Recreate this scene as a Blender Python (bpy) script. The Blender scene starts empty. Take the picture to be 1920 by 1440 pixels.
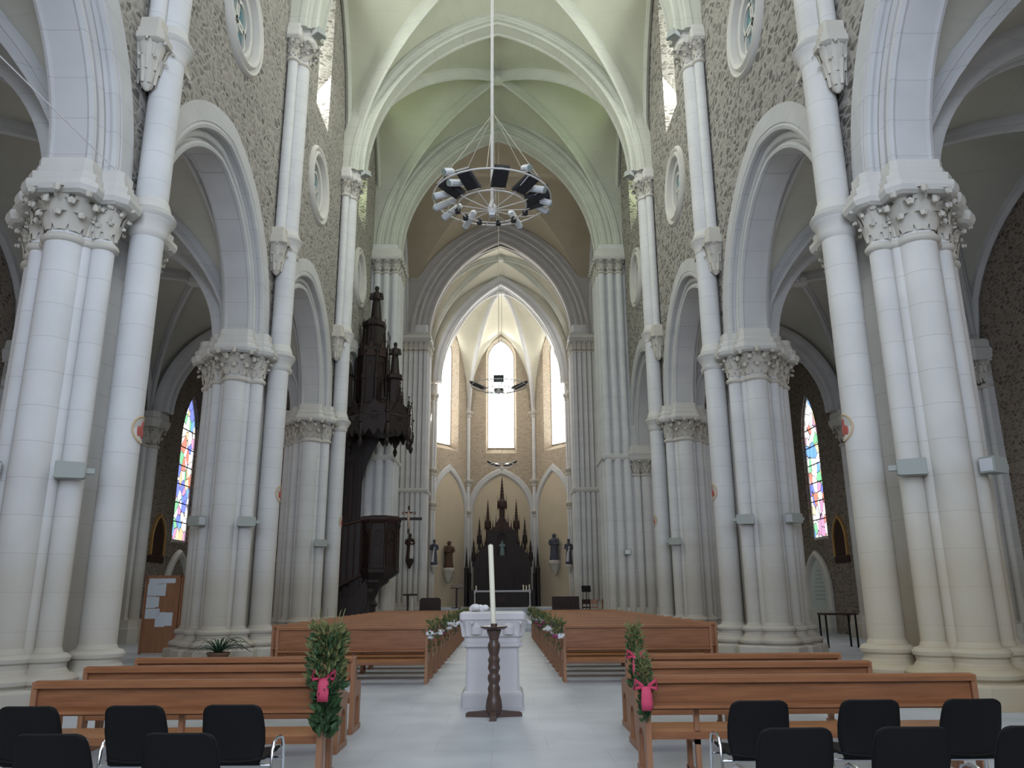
import bpy, bmesh, math, random
from math import sin, cos, pi, sqrt, radians, atan2
from mathutils import Vector, Matrix
from mathutils.geometry import tessellate_polygon
random.seed(7)
SC = bpy.context.scene
COL = SC.collection

# ------------------------------------------------------------------ camera
def make_camera(f=1480., tilt=15.0, yaw=.85, roll=-.35, loc=(.10, 0., 1.57)):
    t, y, r = radians(tilt), radians(yaw), radians(roll)
    F = Vector((sin(y)*cos(t), cos(y)*cos(t), sin(t)))
    R = Vector((cos(y), -sin(y), 0.)); U = R.cross(F)
    R2 = R*cos(r) + U*sin(r); U2 = -R*sin(r) + U*cos(r)
    cd = bpy.data.cameras.new('camera'); co = bpy.data.objects.new('camera', cd); COL.objects.link(co)
    cd.sensor_fit = 'HORIZONTAL'; cd.sensor_width = 36.; cd.lens = f/1920.*36.
    cd.clip_start = .05; cd.clip_end = 400.
    m = Matrix((R2, U2, -F)).transposed().to_4x4(); m.translation = Vector(loc)
    co.matrix_world = m; SC.camera = co
make_camera()

# ------------------------------------------------------------------ world, exposure
SC.view_settings.view_transform = 'Standard'; SC.view_settings.look = 'None'
SC.view_settings.exposure = 0.0; SC.view_settings.gamma = 1.0; SC.view_settings.use_curve_mapping = False
W = bpy.data.worlds.new('overcast_sky'); SC.world = W; W.use_nodes = True
wn = W.node_tree.nodes; wn['Background'].inputs[0].default_value = (.88, .94, 1.0, 1); wn['Background'].inputs[1].default_value = .6

def area(name, loc, rot, sx, sy, power, color=(1, 1, 1)):
    l = bpy.data.lights.new(name, 'AREA'); l.shape = 'RECTANGLE'; l.size = sx; l.size_y = sy; l.energy = power; l.color = color
    o = bpy.data.objects.new(name, l); COL.objects.link(o); o.location = loc; o.rotation_euler = rot
    return o
PIERY = [4.42, 13.0, 21.58, 30.16, 38.74]; WALLY = [-4.16]+PIERY
CROSS_E = 51.2
area('west_window_daylight', (0, -3.7, 9.5), (radians(90), 0, 0), 9.5, 11, 1230, (.78, .89, 1.08)).data.spread = radians(125)
for s in (-1, 1):
    area('aisle_fill_light', (s*10.4, -3.7, 3.6), (radians(90), 0, 0), 4, 6, 110, (.95, .97, 1.))  # added fill lamps that brighten the aisles; no doors stand behind them
    for y in PIERY[:-1]: area('aisle_window_daylight', (s*13.2, y+4.29, 6.6), (0, s*radians(80), 0), 5, 1.6, 45, (1., .97, .93))
# daylight entering through the upper windows of each bay and the transept windows
for y0, y1 in zip(WALLY[:-1], WALLY[1:]):
    for s in (-1, 1):
        last = y1 > 38; area('clerestory_daylight', (s*6.35, (y0+y1)/2, 21.6), (0, s*radians(62), 0), 4.2, 1.7, 55 if last else (110 if y0 < 10 else 460), (.84, 1., .70) if last else (.97, 1., .94))
for s in (-1, 1):
    area('transept_daylight', (s*13.2, 45., 14.), (0, s*radians(80), 0), 9, 5, 190, (1., .97, .92))
    area('choir_daylight', (s*4.6, 57.0, 17.5), (0, s*radians(80), 0), 7, 1.6, 170, (1., .97, .9))
area('apse_daylight', (.15, 60.9, 17.5), (radians(-90), 0, 0), 2.0, 9, 420, (1., .97, .92))

# ------------------------------------------------------------------ materials
def mat(name, base, rough=.7, metal=0., spec=.3):
    m = bpy.data.materials.new(name); m.use_nodes = True
    b = m.node_tree.nodes['Principled BSDF']
    b.inputs['Base Color'].default_value = (*base, 1); b.inputs['Roughness'].default_value = rough
    b.inputs['Metallic'].default_value = metal; b.inputs['Specular IOR Level'].default_value = spec
    return m
class NT:
    def __init__(s, m): s.m = m; s.t = m.node_tree; s.b = s.t.nodes['Principled BSDF']
    def n(s, typ, **kw):
        nd = s.t.nodes.new(typ)
        for k, v in kw.items():
            if k.startswith('i_'):
                key = k[2:]; key = int(key) if key.isdigit() else key
                nd.inputs[key].default_value = v
            else: setattr(nd, k, v)
        return nd
    def l(s, a, b): s.t.links.new(a, b)
    def obj(s): return s.n('ShaderNodeTexCoord').outputs['Object']
    def ramp(s, fac, stops):
        r = s.n('ShaderNodeValToRGB'); el = r.color_ramp.elements
        while len(el) < len(stops): el.new(.5)
        for e, (p, c) in zip(el, stops): e.position = p; e.color = (*c, 1)
        s.l(fac, r.inputs[0]); return r.outputs[0]
    def mix(s, fac, a, b, mode='MIX'):
        x = s.n('ShaderNodeMix', data_type='RGBA', blend_type=mode)
        for sock, v in ((x.inputs[0], fac), (x.inputs[6], a), (x.inputs[7], b)):
            if hasattr(v, 'is_linked'): s.l(v, sock)
            elif isinstance(v, tuple): sock.default_value = (*v, 1)
            else: sock.default_value = v
        return x.outputs[2]
    def math(s, op, a, b=None):
        x = s.n('ShaderNodeMath', operation=op)
        for sock, v in ((x.inputs[0], a), (x.inputs[1], b)):
            if v is None: continue
            if hasattr(v, 'is_linked'): s.l(v, sock)
            else: sock.default_value = v
        return x.outputs[0]
    def noise(s, co, scale, detail=3.):
        x = s.n('ShaderNodeTexNoise'); x.inputs['Scale'].default_value = scale; x.inputs['Detail'].default_value = detail
        s.l(co, x.inputs['Vector']); return x.outputs['Fac']
    def bump(s, h, strength, dist=.02):
        x = s.n('ShaderNodeBump'); x.inputs['Strength'].default_value = strength; x.inputs['Distance'].default_value = dist
        s.l(h, x.inputs['Height']); s.l(x.outputs[0], s.b.inputs['Normal'])
    def color(s, sock): s.l(sock, s.b.inputs['Base Color'])

def stone_mat(name, c, joint=.52, low_tint=None):
    m = mat(name, c, .75, 0, .25); N = NT(m); co = N.obj()
    sep = N.n('ShaderNodeSeparateXYZ'); N.l(co, sep.inputs[0])
    f = N.math('FRACT', N.math('DIVIDE', sep.outputs[2], joint))
    j = N.math('LESS_THAN', f, .022)
    blk = N.math('FLOOR', N.math('DIVIDE', sep.outputs[2], joint))
    wn_ = N.n('ShaderNodeTexWhiteNoise', noise_dimensions='1D'); N.l(blk, wn_.inputs['W'])
    n1 = N.noise(co, 1.3, 4)
    tone = N.ramp(n1, [(.3, tuple(x*.93 for x in c)), (.7, tuple(min(1, x*1.05) for x in c))])
    tone = N.mix(N.math('MULTIPLY', wn_.outputs['Value'], .25), tone, tuple(x*.9 for x in c))
    tone = N.mix(N.math('MULTIPLY', j, .45), tone, tuple(x*.55 for x in c))
    if low_tint:
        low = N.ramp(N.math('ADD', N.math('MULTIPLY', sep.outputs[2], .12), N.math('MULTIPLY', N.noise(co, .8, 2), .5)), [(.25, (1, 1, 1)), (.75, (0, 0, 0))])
        tone = N.mix(N.math('MULTIPLY', low, .85), tone, low_tint)  # warmer, darker tint towards the floor, broken up by noise
    N.color(tone); N.bump(N.noise(co, 40, 2), .12, .01)
    return m
M = {}
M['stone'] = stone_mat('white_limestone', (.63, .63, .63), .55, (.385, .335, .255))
M['trim'] = stone_mat('carved_limestone', (.60, .585, .55), 9.)
M['arch'] = stone_mat('arch_limestone', (.53, .53, .53), .62)
M['capital'] = stone_mat('capital_limestone', (.55, .52, .46), 9.)

def rubble_mat(name, dark, light, mortar, scale):
    m = mat(name, dark, .9, 0, .1); N = NT(m); co = N.obj()
    wob = N.n('ShaderNodeTexNoise'); wob.inputs['Scale'].default_value = 2.3; N.l(co, wob.inputs['Vector'])
    vm = N.n('ShaderNodeVectorMath', operation='MULTIPLY_ADD'); N.l(wob.outputs['Color'], vm.inputs[0]); vm.inputs[1].default_value = (.25, .25, .25); N.l(co, vm.inputs[2])
    mp = N.n('ShaderNodeMapping'); N.l(vm.outputs[0], mp.inputs[0]); mp.inputs['Scale'].default_value = (.7, .7, 1.45)
    v1 = N.n('ShaderNodeTexVoronoi', feature='F1'); v1.inputs['Scale'].default_value = scale; N.l(mp.outputs[0], v1.inputs['Vector'])
    v2 = N.n('ShaderNodeTexVoronoi', feature='DISTANCE_TO_EDGE'); v2.inputs['Scale'].default_value = scale; N.l(mp.outputs[0], v2.inputs['Vector'])
    sp = N.n('ShaderNodeSeparateColor'); N.l(v1.outputs['Color'], sp.inputs[0])
    st = N.ramp(sp.outputs[0], [(.1, dark), (.55, tuple((a+b)/2 for a, b in zip(dark, light))), (.95, light)])
    edge = N.ramp(v2.outputs['Distance'], [(.05, (1, 1, 1)), (.17, (0, 0, 0))])
    N.color(N.mix(edge, st, mortar)); N.bump(v2.outputs['Distance'], .8, .06)
    return m
M['rubble'] = rubble_mat('rubble_masonry', (.14, .13, .118), (.33, .305, .272), (.37, .355, .325), 5.2)
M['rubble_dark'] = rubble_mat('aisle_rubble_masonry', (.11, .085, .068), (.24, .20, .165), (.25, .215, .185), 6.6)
M['rubble_tan'] = rubble_mat('apse_rubble_masonry', (.34, .27, .20), (.46, .38, .29), (.42, .36, .28), 7.)
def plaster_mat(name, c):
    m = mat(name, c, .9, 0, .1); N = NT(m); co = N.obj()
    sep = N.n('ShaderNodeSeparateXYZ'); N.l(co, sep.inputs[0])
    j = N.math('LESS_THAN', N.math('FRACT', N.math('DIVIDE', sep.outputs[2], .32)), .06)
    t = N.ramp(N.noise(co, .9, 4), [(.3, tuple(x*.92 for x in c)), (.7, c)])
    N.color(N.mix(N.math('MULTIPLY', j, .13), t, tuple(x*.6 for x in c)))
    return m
M['vault'] = plaster_mat('vault_plaster', (.55, .56, .45))
M['vault_rib'] = stone_mat('vault_rib_stone', (.53, .54, .475), .8)
M['cross_arch'] = stone_mat('crossing_arch_stone', (.50, .48, .46), .62)
M['vault_apse'] = plaster_mat('apse_vault_plaster', (.66, .63, .52))
M['vault_aisle'] = plaster_mat('aisle_vault_plaster', (.50, .49, .43))
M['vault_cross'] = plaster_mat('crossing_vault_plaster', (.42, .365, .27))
M['niche'] = plaster_mat('niche_plaster', (.56, .48, .36))

m = mat('stone_floor', (.5, .52, .55), .45, 0, .4); N = NT(m); co = N.obj()
br = N.n('ShaderNodeTexBrick'); br.inputs['Scale'].default_value = 1.; br.inputs['Mortar Size'].default_value = .008
br.inputs['Brick Width'].default_value = 1.2; br.inputs['Row Height'].default_value = .9
br.inputs['Color1'].default_value = (.47, .505, .56, 1); br.inputs['Color2'].default_value = (.43, .465, .52, 1); br.inputs['Mortar'].default_value = (.36, .37, .39, 1)
N.l(co, br.inputs['Vector'])
N.color(N.mix(.5, br.outputs[0], N.ramp(N.noise(co, 1.1, 5), [(.3, (.34, .365, .405)), (.7, (.58, .61, .66))]), 'MIX'))
M['floor'] = m

def wood_mat(name, c1, c2, rough=.45, axis=0):
    m = mat(name, c1, rough, 0, .4); N = NT(m); co = N.obj()
    mp = N.n('ShaderNodeMapping'); N.l(co, mp.inputs[0]); sc = [14, 14, 14]; sc[axis] = 1.2; mp.inputs['Scale'].default_value = sc
    n = N.noise(mp.outputs[0], 1.6, 5)
    N.color(N.ramp(n, [(.3, c1), (.7, c2)]))
    return m
M['pew'] = wood_mat('varnished_pew_wood', (.20, .078, .032), (.31, .13, .055), .40)
M['pew_seat'] = wood_mat('varnished_pew_seat', (.36, .155, .06), (.50, .235, .10), .35)
M['pew_end'] = wood_mat('varnished_pew_end', (.26, .115, .058), (.38, .19, .10), .42, 2)
M['dark'] = wood_mat('dark_carved_oak', (.011, .0065, .0055), (.022, .011, .009), .55, 2)
M['dark2'] = wood_mat('dark_brown_oak', (.022, .009, .007), (.042, .017, .012), .55, 2)
M['board'] = wood_mat('board_wood', (.27, .12, .06), (.36, .17, .09), .5, 2)
M['black'] = mat('black_plastic', (.009, .009, .0095), .65, 0, .18)
M['chrome'] = mat('chrome_tube', (.75, .76, .78), .18, 1.)
M['iron'] = mat('white_painted_iron', (.62, .60, .58), .5, 0, .3)
M['lampblack'] = mat('black_floodlight', (.02, .02, .024), .4, 0, .4)
M['lampglass'] = mat('floodlight_glass', (.22, .27, .24), .15, 0, .6)
M['lampwhite'] = mat('white_lamp_can', (.62, .64, .66), .4, 0, .4)
M['rope'] = mat('pale_rope', (.55, .52, .42), .8)
M['wax'] = mat('candle_wax', (.80, .76, .62), .5, 0, .3)
M['bronze'] = mat('turned_dark_wood', (.075, .045, .035), .35, 0, .5)
M['pedestal'] = stone_mat('pale_pedestal_stone', (.60, .575, .585), 9.)
M['grey'] = mat('grey_metal_box', (.35, .375, .35), .6, 0, .2)
M['paper'] = mat('white_paper', (.66, .72, .80), .8)
M['marble'] = mat('pale_marble', (.55, .60, .60), .5)
M['leaf'] = mat('dark_leaf', (.05, .10, .04), .55); M['leaf2'] = mat('olive_leaf', (.17, .18, .07), .6)
M['fern'] = mat('strap_leaf', (.03, .075, .04), .45)
M['pink'] = mat('pink_ribbon', (.60, .07, .14), .6); M['white'] = mat('white_petal', (.75, .75, .78), .7); M['magenta'] = mat('plum_petal', (.25, .05, .12), .7)
M['cloth'] = mat('white_cloth', (.55, .55, .60), .8)
M['gilt'] = mat('gilt_frame', (.45, .27, .10), .4, .4)
M['palegilt'] = mat('pale_gilt_band', (.55, .42, .26), .6, .1)
M['red'] = mat('red_relief', (.42, .10, .08), .6)
M['robe_brown'] = mat('brown_robe', (.10, .055, .04), .7); M['robe_blue'] = mat('slate_robe', (.075, .08, .11), .7); M['robe_green'] = mat('green_robe', (.06, .085, .06), .7)
M['skin'] = mat('painted_plaster_skin', (.45, .32, .25), .6); M['teal'] = mat('verdigris_plaster', (.16, .24, .25), .6)
M['terracotta'] = mat('terracotta_pot', (.16, .09, .06), .8)

def glass_emit(name, colors, scale, strength, aspect=(1., 1., .7), lead=.03, pale=0.):
    m = bpy.data.materials.new(name); m.use_nodes = True; N = NT(m); co = N.obj()
    mp = N.n('ShaderNodeMapping'); N.l(co, mp.inputs[0]); mp.inputs['Scale'].default_value = aspect
    v = N.n('ShaderNodeTexVoronoi', feature='F1'); v.inputs['Scale'].default_value = scale; N.l(mp.outputs[0], v.inputs['Vector'])
    e = N.n('ShaderNodeTexVoronoi', feature='DISTANCE_TO_EDGE'); e.inputs['Scale'].default_value = scale; N.l(mp.outputs[0], e.inputs['Vector'])
    sp = N.n('ShaderNodeSeparateColor'); N.l(v.outputs['Color'], sp.inputs[0])
    k = len(colors); r = N.n('ShaderNodeValToRGB'); r.color_ramp.interpolation = 'CONSTANT'; el = r.color_ramp.elements
    while len(el) < k: el.new(.5)
    for i, (ee, c) in enumerate(zip(el, colors)): ee.position = i/k; ee.color = (*c, 1)
    N.l(sp.outputs[0], r.inputs[0])
    ld = N.math('GREATER_THAN', e.outputs['Distance'], lead)
    col = N.mix(ld, (.02, .02, .03), N.mix(pale, r.outputs[0], (1., 1., 1.)) if pale else r.outputs[0])
    N.b.inputs['Base Color'].default_value = (.03, .03, .03, 1); N.b.inputs['Roughness'].default_value = .3
    N.l(col, N.b.inputs['Emission Color']); N.b.inputs['Emission Strength'].default_value = strength
    return m
M['glass_aisle'] = glass_emit('stained_glass', [(.9, .92, 1.), (.15, .2, .75), (1, .97, .85), (.75, .22, .14), (1, .8, .45), (1, 1, 1), (.95, .98, 1), (.2, .6, .3), (.95, .9, 1.), (1, .98, .9), (.15, .4, .9), (.9, .55, .3), (1, .95, .9), (.6, .3, .5)], 2.9, 1.55, pale=.06)
M['glass_apse'] = glass_emit('bright_apse_glass', [(1, 1, 1), (1, .98, .95), (1, 1, 1), (.95, .98, 1.), (1, 1, 1), (1, .9, .8), (1, 1, 1), (.75, .95, .85)], 2.2, 5.0, lead=.0)
M['glass_top'] = glass_emit('clerestory_glass', [(1, 1, .95), (.9, 1, .85), (.95, 1, 1)], 3., 11.0, lead=.0)
M['glass_transept'] = glass_emit('transept_glass', [(1, .95, .85), (.9, .9, .8), (.8, .9, 1)], 3., .8, lead=.03)
M['glass_green'] = glass_emit('greenish_clerestory_glass', [(.8, 1, .45), (.7, .95, .5), (.9, 1, .65)], 3., 5.0, lead=.0)
M['glass_teal'] = glass_emit('teal_glass', [(.10, .22, .22), (.14, .30, .28), (.08, .18, .22)], 5., .8)

# ------------------------------------------------------------------ mesh helpers
class MB:
    def __init__(s): s.v = []; s.f = []; s.mi = []; s.M = None
    def add(s, vs, fs, mi=0):
        o = len(s.v)
        s.v += [tuple(s.M @ Vector(p)) for p in vs] if s.M else [tuple(p) for p in vs]
        s.f += [tuple(i+o for i in f) for f in fs]; s.mi += [mi]*len(fs); return s
    def box(s, x0, x1, y0, y1, z0, z1, mi=0):
        return s.add([(x, y, z) for z in (z0, z1) for y in (y0, y1) for x in (x0, x1)],
                     [(0, 2, 3, 1), (4, 5, 7, 6), (0, 1, 5, 4), (2, 6, 7, 3), (0, 4, 6, 2), (1, 3, 7, 5)], mi)
    def rings(s, rs, closed=True, cap0=True, cap1=True, mi=0):
        n = len(rs[0]); vs = [p for r in rs for p in r]; fs = []
        for i in range(len(rs)-1):
            for k in range(n if closed else n-1):
                a = i*n+k; b = i*n+(k+1) % n; fs.append((a, b, b+n, a+n))
        if closed and cap0: fs.append(tuple(range(n-1, -1, -1)))
        if closed and cap1: fs.append(tuple((len(rs)-1)*n+k for k in range(n)))
        return s.add(vs, fs, mi)
    def stack(s, poly, levels, mi=0):            # levels: (z, scale or outward offset polygon)
        return s.rings([[(x, y, z) for x, y in offset(poly, d)] for z, d in levels], mi=mi)
    def lathe(s, prof, c=(0, 0), n=20, z0=0., mi=0, lobes=0, amp=0.):
        rs = []
        for r, z in prof:
            rs.append([(c[0]+r*(1+amp*cos(lobes*2*pi*k/n))*cos(2*pi*k/n), c[1]+r*(1+amp*cos(lobes*2*pi*k/n))*sin(2*pi*k/n), z0+z) for k in range(n)])
        return s.rings(rs, mi=mi)
    def tube(s, pts, r, n=8, closed=False, mi=0):
        P = [Vector(p) for p in pts]; rs = []; up = None
        for i, p in enumerate(P):
            if closed: t = P[(i+1) % len(P)]-P[i-1]
            else: t = P[min(i+1, len(P)-1)]-P[max(i-1, 0)]
            t.normalize()
            if up is None:
                up = Vector((0, 0, 1)) if abs(t.z) < .9 else Vector((1, 0, 0))
            x = t.cross(up).normalized(); up = x.cross(t).normalized()
            rr = r[i] if isinstance(r, (list, tuple)) else r
            rs.append([p+x*rr*cos(2*pi*k/n)+up*rr*sin(2*pi*k/n) for k in range(n)])
        if closed:
            rs.append(rs[0]); return s.rings(rs, cap0=False, cap1=False, mi=mi)
        return s.rings(rs, mi=mi)
    def ball(s, c, r, n=12, mi=0):
        rx, ry, rz = r if isinstance(r, tuple) else (r, r, r); k = max(4, n//2+1)
        return s.rings([[(c[0]+rx*sin(a)*cos(2*pi*j/n), c[1]+ry*sin(a)*sin(2*pi*j/n), c[2]-rz*cos(a)) for j in range(n)]
                        for a in [max(.02, min(pi-.02, pi*i/(k-1))) for i in range(k)]], mi=mi)
    def poly(s, outline, fn, d0, d1, holes=(), back=True, mi=0):
        """flat plate with holes: outline/holes as (inner loop, outer loop) or one loop; fn(u,v,d)->xyz"""
        two = lambda h: h if isinstance(h, tuple) else (h, h)
        loops = [two(outline)]+[two(h) for h in holes]
        for side, d in ((0, d0), (1, d1)):
            if side and not back: continue
            ls = [[Vector((u, v, 0)) for u, v in lp[side]] for lp in loops]
            tris = tessellate_polygon(ls)
            s.add([fn(p.x, p.y, d) for l in ls for p in l], [tuple(t) for t in tris], mi)
        for a, b in loops:
            n = len(a); s.add([fn(u, v, d0) for u, v in a]+[fn(u, v, d1) for u, v in b], [(k, (k+1) % n, n+(k+1) % n, n+k) for k in range(n)], mi)
        return s
    def sweep(s, path, prof, fn, closed=False, mi=0):
        """path: (u,v) points; prof: closed loop of (p across, q outward); fn(u,v,p)->xyz"""
        n = len(path); rs = []
        for i in range(n):
            if closed: a, b, c = path[i-1], path[i], path[(i+1) % n]
            else: a, b, c = path[max(i-1, 0)], path[i], path[min(i+1, n-1)]
            def nm(p, q):
                dx, dy = q[0]-p[0], q[1]-p[1]; l = sqrt(dx*dx+dy*dy) or 1; return (-dy/l, dx/l)
            if a == b: n1 = n2 = nm(b, c)
            elif b == c: n1 = n2 = nm(a, b)
            else: n1, n2 = nm(a, b), nm(b, c)
            mx, my = n1[0]+n2[0], n1[1]+n2[1]; l2 = (mx*mx+my*my)/2 or 1; mx, my = mx/l2, my/l2
            rs.append([fn(b[0]+mx*q, b[1]+my*q, p) for p, q in prof])
        if closed: rs.append(rs[0])
        return s.rings(rs, cap0=not closed, cap1=not closed, mi=mi)
    def leafs(s, c, r0, r1, z0, z1, k, phase=0., w=.5, curl=.10, mi=0):
        """a ring of k curled acanthus leaves round an axis"""
        for j in range(k):
            a = phase+2*pi*j/k; pts = []
            for (t, rr, zz, ww) in ((0, r0, z0, .55), (.35, r0+.25*(r1-r0), z0+.45*(z1-z0), .9), (.7, r0+.6*(r1-r0), z0+.85*(z1-z0), 1.), (.9, r1, z1, .75), (1., r1+curl*.8, z1-curl*.35, .45), (1.05, r1+curl*.7, z1-curl*.9, .3)):
                hw = w*r0*ww*.55
                for e in (-1, 0, 1):
                    x, y = rr+(.03 if e == 0 else 0), e*hw
                    pts.append((c[0]+x*cos(a)-y*sin(a), c[1]+x*sin(a)+y*cos(a), zz))
            fs = [(3*i+j2, 3*i+j2+1, 3*i+j2+4, 3*i+j2+3) for i in range(5) for j2 in range(2)]
            s.add(pts, fs, mi)
            x = r1+curl*.5
            s.ball((c[0]+x*cos(a), c[1]+x*sin(a), z1-curl*.42), (curl*.42, curl*.42, curl*.55), 7, mi)
        return s
    def build(s, name, mats, parent=None, smooth=32, recalc=True):
        me = bpy.data.meshes.new(name); me.from_pydata(s.v, [], s.f)
        mats = mats if isinstance(mats, (list, tuple)) else [mats]
        for m_ in mats: me.materials.append(m_)
        if len(mats) > 1: me.polygons.foreach_set('material_index', s.mi)
        if recalc:
            bm = bmesh.new(); bm.from_mesh(me); bmesh.ops.recalc_face_normals(bm, faces=bm.faces); bm.to_mesh(me); bm.free()
        if smooth:
            me.polygons.foreach_set('use_smooth', [True]*len(me.polygons)); me.set_sharp_from_angle(angle=radians(smooth))
        o = bpy.data.objects.new(name, me); COL.objects.link(o)
        if parent is not None: o.parent = parent
        return o
def offset(poly, d):
    if abs(d) < 1e-6: return list(poly)
    n = len(poly); out = []
    for i in range(n):
        a, b, c = poly[i-1], poly[i], poly[(i+1) % n]
        def nm(p, q):
            dx, dy = q[0]-p[0], q[1]-p[1]; l = sqrt(dx*dx+dy*dy); return (dy/l, -dx/l)
        n1, n2 = nm(a, b), nm(b, c); mx, my = n1[0]+n2[0], n1[1]+n2[1]; l2 = (mx*mx+my*my)/2
        out.append((b[0]+mx/l2*d, b[1]+my/l2*d))
    return out
def octa(cx, cy, r, rot=pi/8, n=8): return [(cx+r*cos(rot+2*pi*k/n), cy+r*sin(rot+2*pi*k/n)) for k in range(n)]
def chamfer(cx, cy, hx, hy, c): return [(cx+x, cy+y) for x, y in ((hx, -hy+c), (hx, hy-c), (hx-c, hy), (-hx+c, hy), (-hx, hy-c), (-hx, -hy+c), (-hx+c, -hy), (hx-c, -hy))]
def arcz(t, a, H):                                # height of a pointed arch of half span a, rise H at |t|<=1
    r = (H*H+a*a)/(2*a); x = abs(t)*a; return sqrt(max(0, r*r-(x+r-a)**2))
def pointed(a, H, zs, cx=0., n=14):
    r = (H*H+a*a)/(2*a); th = atan2(H, r-a)
    L = [(cx+(r-a)-r*cos(th*i/n), zs+r*sin(th*i/n)) for i in range(n+1)]
    return L+[(2*cx-u, v) for u, v in reversed(L[:-1])]
def off_path(path, q):
    o = []; n = len(path)
    for i in range(n):
        a, b, c = path[max(i-1, 0)], path[i], path[min(i+1, n-1)]
        def nm(p, r):
            dx, dy = r[0]-p[0], r[1]-p[1]; l = sqrt(dx*dx+dy*dy) or 1; return (-dy/l, dx/l)
        n1 = nm(a, b) if a != b else nm(b, c); n2 = nm(b, c) if b != c else nm(a, b)
        mx, my = n1[0]+n2[0], n1[1]+n2[1]; l2 = (mx*mx+my*my)/2
        o.append((b[0]+mx/l2*q, b[1]+my/l2*q))
    return o
def lancet(a, H, zs, sill, cx=0., n=10): return [(cx-a, sill)]+pointed(a, H, zs, cx, n)+[(cx+a, sill)]
def circle(cx, cz, r, n=40): return [(cx-r*cos(2*pi*k/n), cz+r*sin(2*pi*k/n)) for k in range(n)]   # clockwise seen from +p: outward normals
def FX(x, s=1):   return lambda u, v, p: (x+s*p, u, v)      # plane facing along x; u = y
def FY(y, s=1, x0=0.):   return lambda u, v, p: (x0+u, y+s*p, v)
def FD(A, B):                                     # vertical plane through A, B (xy); u from A, p to the left of AB
    d = Vector((B[0]-A[0], B[1]-A[1])).normalized(); nn = Vector((-d.y, d.x))
    return lambda u, v, p: (A[0]+d.x*u+nn.x*p, A[1]+d.y*u+nn.y*p, v)

def thing(name, label, cat, loc=(0, 0, 0), rotz=0., group=None):
    o = bpy.data.objects.new(name, None); COL.objects.link(o); o.location = loc; o.rotation_euler = (0, 0, rotz)
    o.empty_display_size = .2; tag(o, label, cat, group); return o
def tag(o, label, cat, group=None):
    o['label'] = label; o['category'] = cat
    if group: o['group'] = group
    return o
def struct(o, label=None):
    o['kind'] = 'structure'
    if label: o['label'] = label
    return o
def dup(root, loc, rotz=None, label=None, group=None):
    r = root.copy(); COL.objects.link(r); r.location = loc
    if rotz is not None: r.rotation_euler = (0, 0, rotz)
    if label: r['label'] = label
    if group: r['group'] = group
    for ch in list(root.children):
        c = ch.copy(); COL.objects.link(c); c.parent = r
        for g in list(ch.children):
            d = g.copy(); COL.objects.link(d); d.parent = c
    return r
def inst(o, loc, parent, rotz=0., scale=None):    # a second copy of one part
    c = o.copy(); COL.objects.link(c); c.parent = parent; c.location = loc; c.rotation_euler = (0, 0, rotz)
    if scale: c.scale = scale
    return c

# ------------------------------------------------------------------ the setting: floor, walls, arches, vaults
XA = .13                                          # the choir axis drifts a little sideways
struct(MB().box(-14, 14, -4.3, 37.6, -.3, 0).build('floor', M['floor'], smooth=0))
struct(MB().box(-14, 14, 37.6, 51.9, -.3, .35).box(-5.3, 5.3, 36.9, 37.6, -.3, .18).build('floor', M['floor'], smooth=0))
struct(MB().box(-7, 7, 51.9, 62.5, -.3, .8).box(-7, 7, 51.5, 51.9, -.3, .55).build('floor', M['floor'], smooth=0))
for s, nm in ((-1, 'left'), (1, 'right')):
    struct(MB().box(s*6.6-.8, s*6.6+.8, 38.0, 51.5, .3, .36).build('trim_step', M['stone'], smooth=0)) if False else None
HB = 4.29; ZS = 8.5
AI, AH = 3.08, 3.4
def nave_wall(s, nm):
    fn = FX(s*6.5, s)                              # p grows away from the nave
    out = [(-4.2, 8.2)]
    for y0 in WALLY[:-1]:
        out += [(y0+.3, 8.2)]
        out += [(y0+HB-AI-.55, 8.2)]+off_path(pointed(AI, AH, ZS, y0+HB), .55)+[(y0+HB+AI+.55, 8.2)]
    out += [(38.9, 8.2), (38.9, 27.6), (-4.2, 27.6)]
    out2 = out
    holes = []
    for y0 in WALLY[:-1]:
        c = y0+HB
        holes.append((lancet(.95, 1.55, 24.3, 18.75, c), lancet(.62, 1.2, 24.0, 19.9, c)))
        holes.append((circle(c, 15.95, 1.06), circle(c, 15.95, 1.06)))
    w = MB().poly(out, fn, 0, 1.1, holes).build('wall_'+nm, M['rubble'], smooth=0); struct(w)
    return w
prof_arch = []
half = [(.26, -.02), (.31, -.05), (.37, -.02), (.39, .05), (.35, .10), (.28, .12), (.28, .17), (.36, .20), (.40, .27), (.38, .36), (.44, .38), (.50, .36), (.56, .38), (.585, .45), (.56, .50), (.585, .53), (.585, .95), (.50, .97)]
prof_arch = [(-p, q) for p, q in reversed(half)]+half          # one closed loop across the wall
prof_arch = [(p, q) for p, q in prof_arch]
tn = 0
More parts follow.
